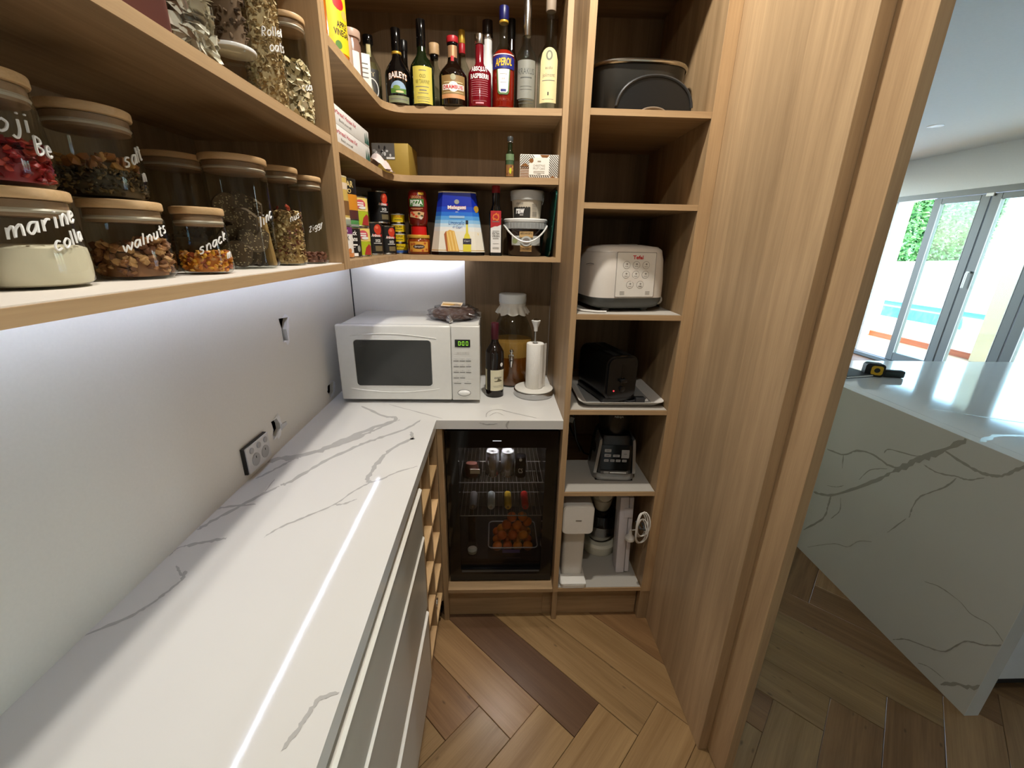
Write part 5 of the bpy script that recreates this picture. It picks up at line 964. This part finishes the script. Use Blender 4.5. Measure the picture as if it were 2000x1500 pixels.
amb = mat('amber_drink', (128, 70, 18), .08, coat=.3); ambl = mat('amber_foam', (168, 124, 60), .25)
P('drink', lathe([(0, .006), (.081, .006), (.0865, .014), (.0868, .128), (0, .128)], 40), amb, kj); P('drink_culture', lathe([(.0868, .1285), (.0868, .190), (.084, .196), (.03, .193), (0, .195)], 40), ambl, kj)
cl = BM(); N = 72; rg = []
for z, rr0, am in ((.352, .0555, 0), (.346, .0565, .0006), (.338, .0535, .001), (.330, .057, .002), (.318, .063, .004), (.306, .067, .006)):
    rg.append([cl.verts.new(((rr0+am*sin(i*2*pi/N*13+z*20)+am*.5*sin(i*2*pi/N*7))*cos(2*pi*i/N), (rr0+am*sin(i*2*pi/N*13+z*20))*sin(2*pi*i/N), z+am*.7*sin(i*2*pi/N*9))) for i in range(N)])
for a, b in zip(rg, rg[1:]):
    for i in range(N): cl.faces.new((a[i], a[(i+1) % N], b[(i+1) % N], b[i]))
P('cloth', cl, mat('muslin', (222, 218, 206), .8), kj, ang=80); P('lid', cyl(.0575, .350, .388, .005, 40), mat('jar_lid', (226, 230, 228), .35), kj)
tp = P('tap', merge(cyl(.011, 0, .010, .001), merge(cyl(.006, .010, .030, .001), None) if False else cyl(.007, .010, .030, .001), None) if False else merge(merge(None, cyl(.012, 0, .009, .001), RX90), merge(None, cyl(.007, .009, .032, .001), RX90)), chrome, kj)
tp.location = (-.006, -.0895, .140); P('tap_handle', lathe([(0, .008), (.004, .008), (.0045, .020), (.0085, .026), (.0075, .033), (.0045, .036), (0, .037)], 20), chrome, tp).location = (0, -.026, 0); P('tap_spout', lathe([(0, -.008), (.009, -.008), (.010, -.014), (.0075, -.022), (.005, -.036), (.0055, -.040), (0, -.040)], 20), chrome, tp).location = (0, -.026, 0); P('tap_knuckle', lathe([(0, -.009), (.009, -.006), (.011, 0), (.009, .006), (0, .009)], 20), chrome, tp).location = (0, -.026, 0)
th_ = T('towel_holder', 'round based paper towel holder with white finial beside the drink jar', 'towel holder', (.1535, 1.606, ZC))
P('base_rim', lathe([(.0795, 0), (.0815, .002), (.0815, .022), (.079, .024), (0, .024), (0, 0), (.0795, 0)], 44), steel, th_); P('base_top', cyl(.0785, .0242, .030, .003, 44), offw, th_); P('rod', cyl(.0055, .030, .276, 0, 18), steel, th_); P('finial', lathe([(.007, .262), (.0085, .276), (.013, .290), (.0175, .301), (.018, .304), (.0150, .3055), (0, .3055)], 28), white, th_); P('finial_cap', lathe([(0, .311), (.010, .310), (.0135, .3065), (.0135, .3057), (0, .3057)], 24), chrome, th_)
pt = T('paper_towel_roll', 'embossed white paper towel roll on its upright holder', 'paper towel', (.1535, 1.606, ZC+.0303)); paperm = mat('towel_paper', (236, 232, 224), .9, bump=.5, bscale=240)
P('roll', lathe([(.0120, .001), (.032, 0), (.0345, .003), (.0345, .181), (.033, .184), (.0120, .184), (.0120, .001)], 36), paperm, pt); P('core', lathe([(.0112, 0), (.0118, 0), (.0118, .1838), (.0112, .1838), (.0112, 0)], 24), mat('card_core', (120, 92, 64), .8), pt); P('loose_sheet', prism([(.0346*cos(a), .0346*sin(a)) for a in [radians(-60+8*i) for i in range(8)]]+[(.047, .010)]+[(.0356*cos(a), .0356*sin(a)) for a in [radians(-4-8*i) for i in range(8)]], .002, .182), paperm, pt)

# ------------------------------------------------------------------ bar fridge under the worktop
fg = T('bar_fridge', 'small black glass-door fridge in the oak niche', 'fridge', (.024, 1.6, .163)); fz0, fz1 = .171, .853; fx0, fx1 = -.184, .2315
fbm = BM(); bx(fx0, fx1, 1.412, 1.420, fz0, fz0+.075, bm=fbm)
for a in ((fx0, fx1, 1.412, 1.845, fz1-.03, fz1), (fx0, fx1, 1.412, 1.845, fz0, fz0+.062), (fx0, fx0+.03, 1.412, 1.845, fz0, fz1), (fx1-.03, fx1, 1.412, 1.845, fz0, fz1), (fx0, fx1, 1.80, 1.845, fz0, fz1)): bx(*a, bm=fbm)
PW('body', fbm, mat('fridge_black', (12, 12, 13), .25), fg); PW('inner_liner', bx(fx0+.031, fx1-.031, 1.795, 1.7995, fz0+.063, fz1-.031), mat('fridge_liner', (46, 42, 36), .6), fg)
gx0, gx1, gz0, gz1 = -.140, .186, .226, .785
fd = BM()
for a in ((fx0, fx1, 1.373, 1.4115, gz1, fz1), (fx0, fx1, 1.373, 1.4115, fz0, gz0), (fx0, gx0, 1.373, 1.4115, gz0, gz1), (gx1, fx1, 1.373, 1.4115, gz0, gz1)): bx(*a, bm=fd)
fdo = PW('door_frame', fd, blackg, fg); PW('door_pane', bx(gx0, gx1, 1.386, 1.390, gz0, gz1), glass('fridge_glass', (226, 222, 214), 1.36), fdo); PW('door_seam', bx(gx0+.004, gx1-.004, 1.3722, 1.3731, gz0-.012, gz0-.004), greyd, fdo)
PW('brand_lettering', bx(.120, .121, 1.3724, 1.3729, .2, .201), grey, fdo); PW('badge_light', bx(-.012, .020, 1.3722, 1.3729, .812, .8145), mat('badge_glow', (225, 228, 235), .3, emit=.8), fdo)
flp = PW('interior_light', bx(-.06, .10, 1.46, 1.50, fz1-.034, fz1-.0302), mat('fridge_led', (236, 236, 250), .5, emit=190), fg)
for x in (fx0+.03, fx1-.03):
    for y in (1.43, 1.80): PW('foot', merge(None, cyl(.012, .1632, .171), Matrix.Translation((x, y, 0))), greyd, fg, smooth=True)
wire = mat('wire_shelf', (64, 62, 58), .45, metal=.3)
for z in (.600, .445):
    sbm = BM()
    for y in (1.432, 1.60, 1.78): tube([(-.148, y, z), (.194, y, z)], .0022, 6, sbm)
    rk = PW('wire_rack', sbm, wire, fg, smooth=True)
    for i in range(20): PW('rack_wire', tube([(-.142+.0173*i, 1.432, z+.0030), (-.142+.0173*i, 1.78, z+.0030)], .0012, 5), wire, rk, smooth=True)
zr = .6041
cans_ = []
dcan = T('drink_can', 'left of two upright silver drink cans on the top fridge rack', 'can', (-.014, 1.485, zr), 0, 'upright silver cans in the fridge'); P('body', lathe([(0, .002), (.022, 0), (.028, .008), (.028, .096), (.024, .108), (.0245, .110), (.0235, .110), (.022, .107), (0, .107)], 28), mat('can_silver', (186, 190, 194), .22, metal=.8), dcan); P('pull_tab', bx(-.005, .005, -.012, .006, .1072, .1085, .0004), steel, dcan)
copy_tree(dcan, (.048, 1.485, zr), 'right of two upright silver drink cans on the top fridge rack')
bpk = T('bagged_food', 'crumpled clear bag of food on the left of the top fridge rack', 'bag', (-.097, 1.475, zr)); P('bag_film', lathe([(0, .001), (.036, 0), (.041, .02), (.032, .07), (.038, .11), (.03, .128), (0, .130)], 12, squash=.7), glass('bag_film', (220, 222, 226), 1.7, .05), bpk, ang=10); P('food', lathe([(0, .004), (.026, .004), (.030, .03), (.022, .06), (0, .065)], 12, squash=.7), mat('food_brown', (96, 50, 36), .6), bpk); P('label', bx(-.004, .034, -.0322, -.0312, .03, .05), offw, bpk)
dk = bot('dark_jar', 'small dark jar with printed lid on the right of the top fridge rack', .100, 1.48, zr, [(0, .001), (.020, 0), (.022, .004), (.022, .060), (.018, .070), (0, .070)], gK, [(.070, .092, .021, blackg, 'lid')], cat='jar'); text('CS', .018, .020, wink, dk, cylmap(.0226, .034)); shape(disc(0, .082, .006, .006), wink, dk, cylmap(.0215), 'lid_badge')
# cans lying on the middle rack, ends to the door
for x, cl_, lb in ((-.094, (110, 110, 112), 'dull grey drink can lying on the middle fridge rack, leftmost'), (-.018, (196, 204, 210), 'silver drink can lying on the middle fridge rack'), (.052, (206, 170, 50), 'yellow drink can lying on the middle fridge rack'), (.124, (190, 36, 40), 'red drink can lying on the middle fridge rack, rightmost')):
    lc_ = T('lying_can', lb, 'can', (x, 1.462, .4495+.0162)); mm = mat('can_%d' % cl_[0], cl_, .3, metal=.3)
    P('body', merge(None, lathe([(0, -.100), (.0115, -.100), (.0155, -.094), (.0155, -.008), (.0125, 0), (.0115, 0), (.011, -.002), (0, -.002)], 24), RX90), mm, lc_); P('pull_tab', bx(-.003, .003, .0001, .0016, -.005, .004), steel, lc_)
# bottom of the fridge: mandarins in a tub
zf = fz0+.0625
tubm = T('fruit_tub', 'clear plastic tub of mandarins in the bottom of the fridge', 'tub', (.075, 1.520, zf)); tb = BM(); r0 = rpoly(-.092, .092, -.076, .076, .014); r1 = rpoly(-.104, .104, -.088, .088, .018)
lo = [tb.verts.new((x, y, .001)) for x, y in r0]; hi = [tb.verts.new((x, y, .050)) for x, y in r1]; tb.faces.new(lo[::-1])
for i in range(len(lo)): tb.faces.new((lo[i], lo[(i+1) % len(lo)], hi[(i+1) % len(lo)], hi[i]))
P('tub_wall', tb, glass('tub_plastic', (196, 200, 226), 1.5, .1), tubm); P('rim', tube([(x, y, .051) for x, y in r1], .0026, 6, closed=True), mat('tub_rim', (150, 150, 158), .3), tubm); P('blue_label', bx(-.045, .03, -.0850, -.0842, .022, .040), mat('label_violet', (66, 62, 150), .5), tubm)
orm = [mat('mandarin_a', (228, 118, 24), .42, bump=.2, bscale=420), mat('mandarin_b', (206, 92, 20), .42, bump=.2, bscale=420), mat('mandarin_c', (236, 142, 36), .42, bump=.2, bscale=420)]
omes = []
for m in orm:
    t = BM(); bmesh.ops.create_uvsphere(t, u_segments=20, v_segments=12, radius=1)
    for v in t.verts: v.co = Vector((v.co.x, v.co.y, v.co.z*.88-.10*max(0, abs(v.co.z)-.8)*(1 if v.co.z > 0 else -1)*2))
    me = bpy.data.meshes.new('peel'); t.to_mesh(me); t.free(); me.materials.append(m); me.shade_smooth(); omes.append(me)
ro = random.Random(8); stem_me = None; k = 0
lay = [(0.031, [(x, y) for x in (-.066, -.022, .022, .066) for y in (-.048, -.002, .046)]), (.073, [(x, y) for x in (-.046, 0, .046) for y in (-.030, .016)]), (.114, [(-.026, -.012), (.020, -.016), (.064, .006)]), (.153, [(-.004, -.012)]), (.152, [(.042, -.008)])]
names_ = {0: 'mandarin in the bottom layer of the fridge tub', 1: 'mandarin in the second layer of the fridge tub', 2: 'mandarin in the third layer of the fridge tub', 3: 'mandarin at the very top of the fridge pile', 4: 'mandarin perched at the upper right of the fridge pile'}
def mlabel(li, x, y, pts):
    if len(pts) == 1: return names_[li]
    xs = sorted({round(p[0], 3) for p in pts}); ys = sorted({round(p[1], 3) for p in pts}); a = ('leftmost', 'second from the left', 'third from the left', 'rightmost')
    if li == 2: return 'mandarin in the third layer of the fridge pile, ' + ('left', 'middle', 'right')[xs.index(round(x, 3))] + ' one'
    return names_[li].split(' of')[0] + ', ' + ('front', 'middle', 'back')[ys.index(round(y, 3))] + ' row, ' + (a[xs.index(round(x, 3))] if len(xs) == 4 else ('left', 'centre', 'right')[xs.index(round(x, 3))])
for li, (hz, pts) in enumerate(lay):
    for (x, y) in pts:
        o = bpy.data.objects.new('mandarin', omes[ro.randrange(3)]); COL.objects.link(o); s_ = .0216*ro.uniform(.95, 1.02); o.scale = (s_, s_, s_); o.location = (.075+x, 1.520+y, zf+hz-.004); o.rotation_euler = (ro.uniform(-.6, .6), ro.uniform(-.6, .6), ro.uniform(0, 6)); tag(o, mlabel(li, x, y, pts), 'mandarin', 'mandarins in the fridge tub'); ORI[o.name] = Vector((0, 0, 0))
        st = bpy.data.objects.new('stem_button', stem_me) if stem_me else P('stem_button', cyl(.13, .76, .80, 0, 8), mat('stem_green', (90, 110, 50), .6))
        stem_me = st.data
        if st.name not in COL.objects: COL.objects.link(st)
        st.parent = o
gl = T('small_glass', 'small clear glass tumbler on the fridge floor at the left', 'glass', (-.098, 1.465, zf)); P('glass_wall', lathe([(0, .001), (.020, 0), (.022, .004), (.024, .038)], 24), jarg, gl); P('contents', lathe([(0, .003), (.019, .003), (.0205, .018), (0, .018)], 24), offw, gl)
sb_ = bot('slim_bottle', 'slim bottle with silver cap at the back left of the fridge floor', -.105, 1.56, zf, prof(.017, .105, .009, .135, .165), gB, [(.163, .180, .0105, steel, 'cap')])
# bottles lying in the wine rack
def rackbot(lb, y, z, capm, prot):
    o = T('rack_bottle', lb, 'bottle', (-.215-prot, y, z)); M = Matrix.Rotation(radians(90), 4, 'Y')
    P('bottle_glass', merge(None, lathe([(0, -.27), (.034, -.27), (.036, -.26), (.036, -.11), (.030, -.085), (.016, -.06), (.0142, -.04), (.0142, -.002), (0, -.002)], 24), M), gG, o); P('capsule', merge(None, cyl(.0155, -.045, 0, .001, 20), M), capm, o)
rackbot('wine bottle with red capsule lying in the upper part of the wine rack', 1.236, .603+.0365, mat('capsule_red', (186, 24, 36), .4), .012)
rackbot('wine bottle with black capsule lying in the middle of the wine rack', 1.086, .457+.0365, blackg, .014); rackbot('wine bottle with silver capsule lying in the lowest part of the wine rack', 1.236, .164+.0365, chrome, .002)

# ------------------------------------------------------------------ appliances in the tall cabinet
rcz = 1.2888; rcw = mat('cooker_white', (224, 216, 206), .32); rcg = mat('cooker_grey', (82, 84, 82), .35)
rcx = T('rice_cooker', 'white rice cooker with grey base on the third tower shelf', 'rice cooker', (.428, 1.498, rcz), radians(9))
def sq_ring(t, w, d, z, p=4.2, n=44): return [t.verts.new((math.copysign(abs(cos(a))**(2/p), cos(a))*w, math.copysign(abs(sin(a))**(2/p), sin(a))*d, z)) for a in [2*pi*i/n for i in range(n)]]
def loft(rows, p=4.2, cap=True):
    t = BM(); R_ = [sq_ring(t, w, d, z, p) for w, d, z in rows]
    for a, b in zip(R_, R_[1:]):
        for i in range(len(a)): t.faces.new((a[i], a[(i+1) % len(a)], b[(i+1) % len(a)], b[i]))
    if cap: t.faces.new(R_[0][::-1]); t.faces.new(R_[-1])
    bmesh.ops.recalc_face_normals(t, faces=t.faces); return t
P('base', loft([(.108, .100, .010), (.122, .112, .016), (.132, .120, .034), (.134, .121, .0465)]), rcg, rcx); P('body', loft([(.134, .121, .047), (.133, .120, .10), (.127, .115, .168), (.122, .110, .190)]), rcw, rcx)
ld = P('lid', loft([(.1225, .1105, .1905), (.120, .108, .199), (.108, .096, .208), (.06, .05, .214)]), rcw, rcx); P('steam_vent', lathe([(.034, .2075), (.034, .2140), (.03, .2160), (0, .2160)], 28, squash=.7), mat('vent_grey', (150, 146, 138), .35), ld).location = (.012, -.03, 0)
for x in (-.07, .07):
    for y in (-.07, .07): P('foot', cyl(.016, 0, .0105), rcg, rcx).location = (x, y, 0)
cpm = mat('cooker_panel', (226, 221, 212), .3)
def cpf(k): return lambda u, v: (u, -.1215+.0105*((v-.047)/.143)*.9-.0004-.0003*k, v)
def cpr(u0, u1, v0, v1, r): return rpoly(u0, u1, v0, v1, r, 3)
cpx_ = .006
shape(cpr(cpx_-.069, cpx_+.069, .050, .192, .003), mat('panel_frame', (120, 112, 104), .4), rcx, cpf(3), 'panel_frame'); shape(cpr(cpx_-.0675, cpx_+.0675, .0515, .1905, .003), cpm, rcx, cpf(4), 'control_panel'); text('Tefal', .036, .012, redi, rcx, lambda u, v: cpf(6)(cpx_+u+.004, .176+v), bold=.03)
for r, (v, us) in enumerate(((.152, (-.034, 0, .034)), (.122, (-.034, 0, .034)), (.090, (-.018, .018)))):
    for u in us:
        shape(disc(cpx_+u, v, .0128, .0122, 22), mat('button_outline', (140, 132, 122), .4), rcx, cpf(5), 'button_ring'); b_ = shape(disc(cpx_+u, v, .0116, .0110, 22), cpm, rcx, cpf(6), 'button'); shape(disc(cpx_+u+.001, v+.003, .0034, .0030, 10), mat('icon_grey', (150, 144, 136), .5), rcx, cpf(7), 'button_icon'); bars([(cpx_+u-.006, cpx_+u+.006, v-.005, .0016 if r != 2 or u < 0 else .004)], MC['icon_grey'], rcx, cpf(7))
for u in (-.044, .046): bars([(cpx_+u-.008, cpx_+u+.008, .068-.004*i, .0016) for i in range(3)], MC['icon_grey'], rcx, cpf(7))
P('lid_latch_seam', tube([(-.1335+.002*k, -.03-.012*k, .150+.004*sin(k*.6)) for k in range(5)], .0008, 5), greyd, rcx); P('socket_cap', merge(None, cyl(.016, 0, .012, .003), Matrix.Translation((.125, -.06, .034)) @ RX90), mat('socket_pale', (196, 192, 184), .3), rcx)
PX('power_cord', tube([(x+.285, y+1.40, z+rcz) for x, y, z in ((-.022, .10, .004), (-.018, .03, .004), (.0, -.018, .004), (.045, -.044, .004), (.075, -.042, .004))], .0036, 8), mat('cord_white', (214, 210, 204), .4), rcx, label='white power cord')
# tray, toaster
tyz = .9538
ty = T('serving_tray', 'white rectangular tray with raised rim under the toaster', 'tray', (.448, 1.497, tyz)); trm = mat('tray_white', (216, 210, 202), .35); tt = BM(); R_ = []
for w, d, z, rr in ((.128, .122, 0, .02), (.132, .126, .002, .022), (.149, .144, .018, .028), (.154, .149, .0205, .03), (.154, .149, .0225, .03), (.148, .143, .0205, .028), (.131, .125, .005, .022), (.126, .12, .004, .02)): R_.append([tt.verts.new((x, y, z)) for x, y in rpoly(-w, w, -d, d, rr, 5)])
for a, b in zip(R_, R_[1:]):
    for i in range(len(a)): tt.faces.new((a[i], a[(i+1) % len(a)], b[(i+1) % len(a)], b[i]))
tt.faces.new(R_[0][::-1]); tt.faces.new(R_[-1]); bmesh.ops.recalc_face_normals(tt, faces=tt.faces); P('tray_shell', tt, trm, ty); P('tray_floor', prism(rpoly(-.120, .120, -.114, .114, .02), .0042, .0052), mat('tray_grey', (150, 150, 148), .5), ty)
ts = T('toaster', 'black long toaster standing on the white tray', 'toaster', (.418, 1.496, tyz+.0054), radians(14)); toam = mat('toaster_black', (13, 13, 14), .32, coat=.1)
P('body', merge(None, merge(None, prism(rpoly(-.062, .062, .012, .175, .032, 8), -.108, .108), None), RX90), toam, ts); P('base', bx(-.064, .064, -.110, .110, .004, .022, .004), toam, ts)
P('end_panel', merge(None, merge(None, prism(rpoly(-.055, .055, .022, .168, .024, 8), .1082, .116), None), RX90), mat('toaster_end', (18, 18, 19), .22), ts); P('lever_slot', bx(-.004, .006, -.1168, -.1162, .085, .145), blackg, ts); P('lever', bx(-.012, .014, -.130, -.1168, .082, .094, .003), toam, ts); P('indicator_light', merge(None, cyl(.0028, .1162, .1180, 0, 12), Matrix.Translation((-.030, 0, .050)) @ RX90), mat('indicator_red', (226, 60, 70), .4, emit=1.5), ts); P('dial', merge(None, cyl(.010, .1162, .1230, .001, 20), Matrix.Translation((.002, 0, .056)) @ RX90), toam, ts)
for x in (-.022, .022): P('bread_slot', bx(x-.012, x+.012, -.095, .095, .1752, .1760), mat('slot_dark', (4, 4, 4), .8), ts)
P('top_rim', tube([(-.034, -.106, .172), (0, -.109, .1756), (.034, -.106, .172)], .0022, 6), mat('rim_shine', (120, 120, 122), .15, metal=1), ts)
for x in (-.05, .05):
    for y in (-.1, .1): P('foot', cyl(.008, 0, .0042, 0, 12), black, ts).location = (x, y, 0)
pg_ = BM(); bx(.505, .540, 1.385, 1.410, tyz+.0056, tyz+.0256, .004, bm=pg_); PX('plug', pg_, rubber, ts, label='black plug lying on the tray'); PX('power_cord', tube([(.506, 1.397, tyz+.012), (.485, 1.392, tyz+.0095), (.470, 1.40, tyz+.0095), (.462, 1.41, tyz+.012)], .0035, 7), rubber, ts)
for y in (1.391, 1.403): PX('prong', bx(.540, .552, y-.001, y+.001, tyz+.012, tyz+.018), steel, ts)
# blender base
bz = .6217
bl = T('blender', 'black and silver blender motor base on the tower shelf', 'blender', (.470, 1.498, bz), radians(-3)); blb = mat('blender_black', (16, 16, 17), .25)
P('body', loft([(.078, .086, .012), (.080, .088, .03), (.074, .080, .12), (.066, .072, .165), (.058, .062, .182)], 5), blb, bl)
sil = mat('blender_silver', (160, 160, 160), .28, metal=.8); P('skirt', loft([(.083, .092, .004), (.083, .092, .016), (.0805, .089, .030)], 5), sil, bl)
for sx in (-1, 1): P('silver_side', merge(BM(), prism([(-.006, .03), (.006, .03), (.006, .16), (.003, .178), (-.004, .172)], -.070, .012), Matrix.Translation((sx*.079, -.0, 0)) @ Matrix.Rotation(radians(-sx*5.2), 4, 'Y') @ Matrix(((1, 0, 0, 0), (0, 0, 1, -.012), (0, 1, 0, 0), (0, 0, 0, 1)))), sil, bl)
def blf(k): return lambda u, v: (u, -.0885+.012*((v-.03)/.13)-.0016-.0003*k, v)
shape(cpr(-.060, .060, .048, .150, .006), blackg, bl, blf(1), 'control_panel'); kgrey = mat('key_grey', (150, 148, 146), .4)
for u0, u1, v0, v1 in ((-.046, -.020, .122, .134), (-.046, -.020, .102, .114), (-.013, .014, .102, .112), (.020, .050, .098, .132), (-.046, -.028, .082, .092), (-.022, -.005, .082, .092), (.0, .018, .082, .092), (.024, .042, .082, .092)):
    shape(cpr(u0, u1, v0, v1, .002), kgrey, bl, blf(2), 'key'); bars([((u0+u1)/2-.006, (u0+u1)/2+.006, (v0+v1)/2, .0016)], ink, bl, blf(3), 'key_print')
shape(cpr(-.056, .052, .030, .045, .003), mat('plaque', (118, 116, 114), .25, metal=.6), bl, blf(4), 'plaque'); bars([(-.020, .044, .0375, .004)], wink, bl, blf(6)); shape(cpr(-.044, -.024, .033, .042, .002), kgrey, bl, blf(5), 'plaque_badge')
for x in (-.06, .06): P('foot', bx(x-.014, x+.014, -.085, .085, 0, .006, .001), blb, bl)
P('jar_base', lathe([(.055, .1825), (.058, .186), (.060, .225), (.0665, .245), (.0665, .288), (.055, .300), (0, .300)], 32), blb, bl); text('NINJA', .034, .010, mat('silver_ink', (170, 170, 168), .4), bl, lambda u, v: cylmap(.0672)(u, .262+v), bold=.02)
PX('power_cord', tube([(x+.330, y+1.70, z+bz) for x, y, z in ((.075, -.115, .02), (.06, -.07, .0045), (.02, .03, .06), (-.02, .05, .16), (-.01, .03, .20), (.02, .02, .15), (.03, -.02, .05), (.05, -.05, .0045))], .004, 7), black, bl); PX('cord_tag', merge(None, bx(-.010, .010, -.0006, .0006, 0, .026), Matrix.Translation((.336, 1.705, bz+.118)) @ Matrix.Rotation(.3, 4, 'Y')), offw, bl, label='small white cord tag')
# soda machine
sz = .1647
sm = T('soda_machine', 'white drinks carbonating machine at the left of the lowest tower shelf', 'appliance', (.322, 1.42, sz)); smw = mat('soda_white', (226, 220, 210), .25)
P('foot_plate', prism(rpoly(-.054, .054, -.088, .09, .016), 0, .014), smw, sm); P('drip_ledge', merge(None, bx(-.052, .052, -.087, -.03, .0142, .022, .004), None), mat('soda_ledge', (236, 232, 224), .2), sm)
P('column', merge(None, prism(rpoly(-.044, .044, -.034, .085, .014), .0145, .268), None), smw, sm); P('head', merge(None, merge(None, prism(rpoly(-.060, .060, .258, .388, .018, 6), -.085, .075), None), RX90), smw, sm); P('head_face', merge(None, prism(rpoly(-.056, .056, .262, .384, .016, 6), .0752, .080), RX90), mat('soda_face', (230, 224, 214), .3), sm); P('face_slot', bx(-.011, .012, -.0808, -.0803, .321, .324), mat('slot_brown', (84, 66, 48), .4), sm); P('nozzle', lathe([(0, .240), (.016, .240), (.026, .250), (.030, .2578), (0, .2578)], 28), smw, sm).location = (0, -.042, 0)
# stand mixer
mx_ = T('stand_mixer', 'cream stand mixer with steel bowl behind the soda machine', 'mixer', (.482, 1.588, sz)); mxc = mat('mixer_cream', (222, 214, 192), .22, coat=.2); P('base', lathe([(0, 0), (.076, 0), (.080, .006), (.079, .040), (.070, .050), (0, .052)], 36), mxc, mx_); P('bowl', lathe([(.042, .055), (.048, .058), (.066, .085), (.075, .120), (.078, .148), (.080, .150), (.076, .148), (.062, .088), (.040, .064), (0, .064)], 40), steel, mx_); P('bowl_foot', cyl(.046, .0522, .056, 0, 32), mat('dark_metal', (70, 66, 60), .3, metal=.8), mx_); P('bowl_guard', lathe([(.079, .151), (.077, .160), (.066, .196), (.05, .206), (0, .207)], 36), blackg, mx_)
P('stand', bx(-.035, .035, .085, .135, 0, .30, .012), mxc, mx_); P('head', lathe([(0, -.10), (.03, -.098), (.048, -.08), (.056, -.03), (.058, .05), (.05, .12), (.03, .15), (0, .155)], 30), mxc, mx_).matrix_basis = Matrix.Translation((-.006, .035, .310)) @ Matrix.Rotation(radians(-90), 4, 'X'); P('beater_hub', lathe([(0, .206), (.03, .207), (.038, .225), (.045, .262), (0, .266)], 28), mxc, mx_)
# flat appliance box with cord
wbx = T('flat_appliance', 'flat lilac-white appliance standing on edge with coiled cord', 'appliance', (.553, 1.49, sz), radians(-4)); wbm = mat('lilac_white', (222, 216, 220), .35); M = Matrix.Rotation(radians(-2.2), 4, 'Y')
P('half_shell', merge(None, bx(-.030, .006, -.080, -.004, .002, .378, .004), M), wbm, wbx); P('half_shell', merge(None, bx(.0075, .026, -.076, -.006, .004, .374, .004), M), wbm, wbx); P('seam', merge(None, bx(.0055, .0078, -.074, -.008, .006, .372), M), greyd, wbx); P('hinge', merge(None, bx(-.012, .022, -.083, -.0805, .285, .330, .001), M), wbm, wbx)
cwh = mat('cord_ivory', (222, 216, 206), .4)
crd = BM()
for k in range(5): tube([(.022+.004*k*.3+.018*sin(a)*(1+.08*k), -.160-.004*k+.006*cos(a*2), .305+.055*cos(a)-.03*(k % 2)+.004*k) for a in [2*pi*i/20+.3*k for i in range(20)]], .0026, 6, crd, closed=True)
P('coiled_cord', crd, cwh, wbx); P('cord_tie', tube([(.006, -.150, .318), (.014, -.186, .312), (.032, -.184, .306), (.030, -.150, .312)], .004, 6), greyd, wbx); P('cord_tail', tube([(.012, -.158, .285), (.006, -.13, .262), (.004, -.108, .244)], .0026, 6), cwh, wbx); P('plug', lathe([(0, .262), (.006, .262), (.008, .240), (.020, .226), (.020, .216), (0, .214)], 24), cwh, wbx).location = (.004, -.105, -.018)
# roasting pan and griddle on the top shelf
pz = 1.8622
pn = T('roasting_pan', 'dark oval roasting pan with a metal-rimmed lid on the top tower shelf', 'pan', (.428, 1.560, pz)); pnb = mat('pan_dark', (44, 42, 38), .3)
P('pan_body', loft([(.110, .10, 0), (.132, .118, .02), (.143, .131, .11), (.147, .135, .140)], 3.4), pnb, pn); P('rim', tube([(math.copysign(abs(cos(a))**.62, cos(a))*.150, math.copysign(abs(sin(a))**.62, sin(a))*.139, .145) for a in [2*pi*i/48 for i in range(48)]], .0055, 8, closed=True), mat('rim_steel', (196, 190, 178), .2, metal=1), pn); P('lid', loft([(.148, .136, .146), (.135, .122, .158), (.09, .08, .170), (.03, .03, .174)], 3.2), mat('lid_smoke', (30, 28, 24), .12), pn); P('lid_knob', cyl(.018, .1745, .192, .004), black, pn)
gd = T('griddle', 'black arched griddle standing on edge in front of the roasting pan', 'griddle', (.452, 1.395, pz)); ar = [(-.112, .001)]+[(.112*cos(a), .002+.096*sin(a)**.8) for a in [pi-pi*i/24 for i in range(1, 24)]]+[(.112, .001)]
P('plate', merge(None, prism(ar, -.009, .009), RX90), mat('griddle_black', (15, 15, 15), .35), gd); P('raised_rim', tube([(x, -.0095, z) for x, z in ar[1:-1]], .0045, 8), mat('griddle_rim', (44, 44, 44), .3), gd); P('handle', tube([(.036*cos(a)-.002, -.016, .003+.014*sin(a)) for a in [pi-pi*i/12 for i in range(13)]], .0035, 8), mat('griddle_handle', (120, 104, 86), .35), gd)
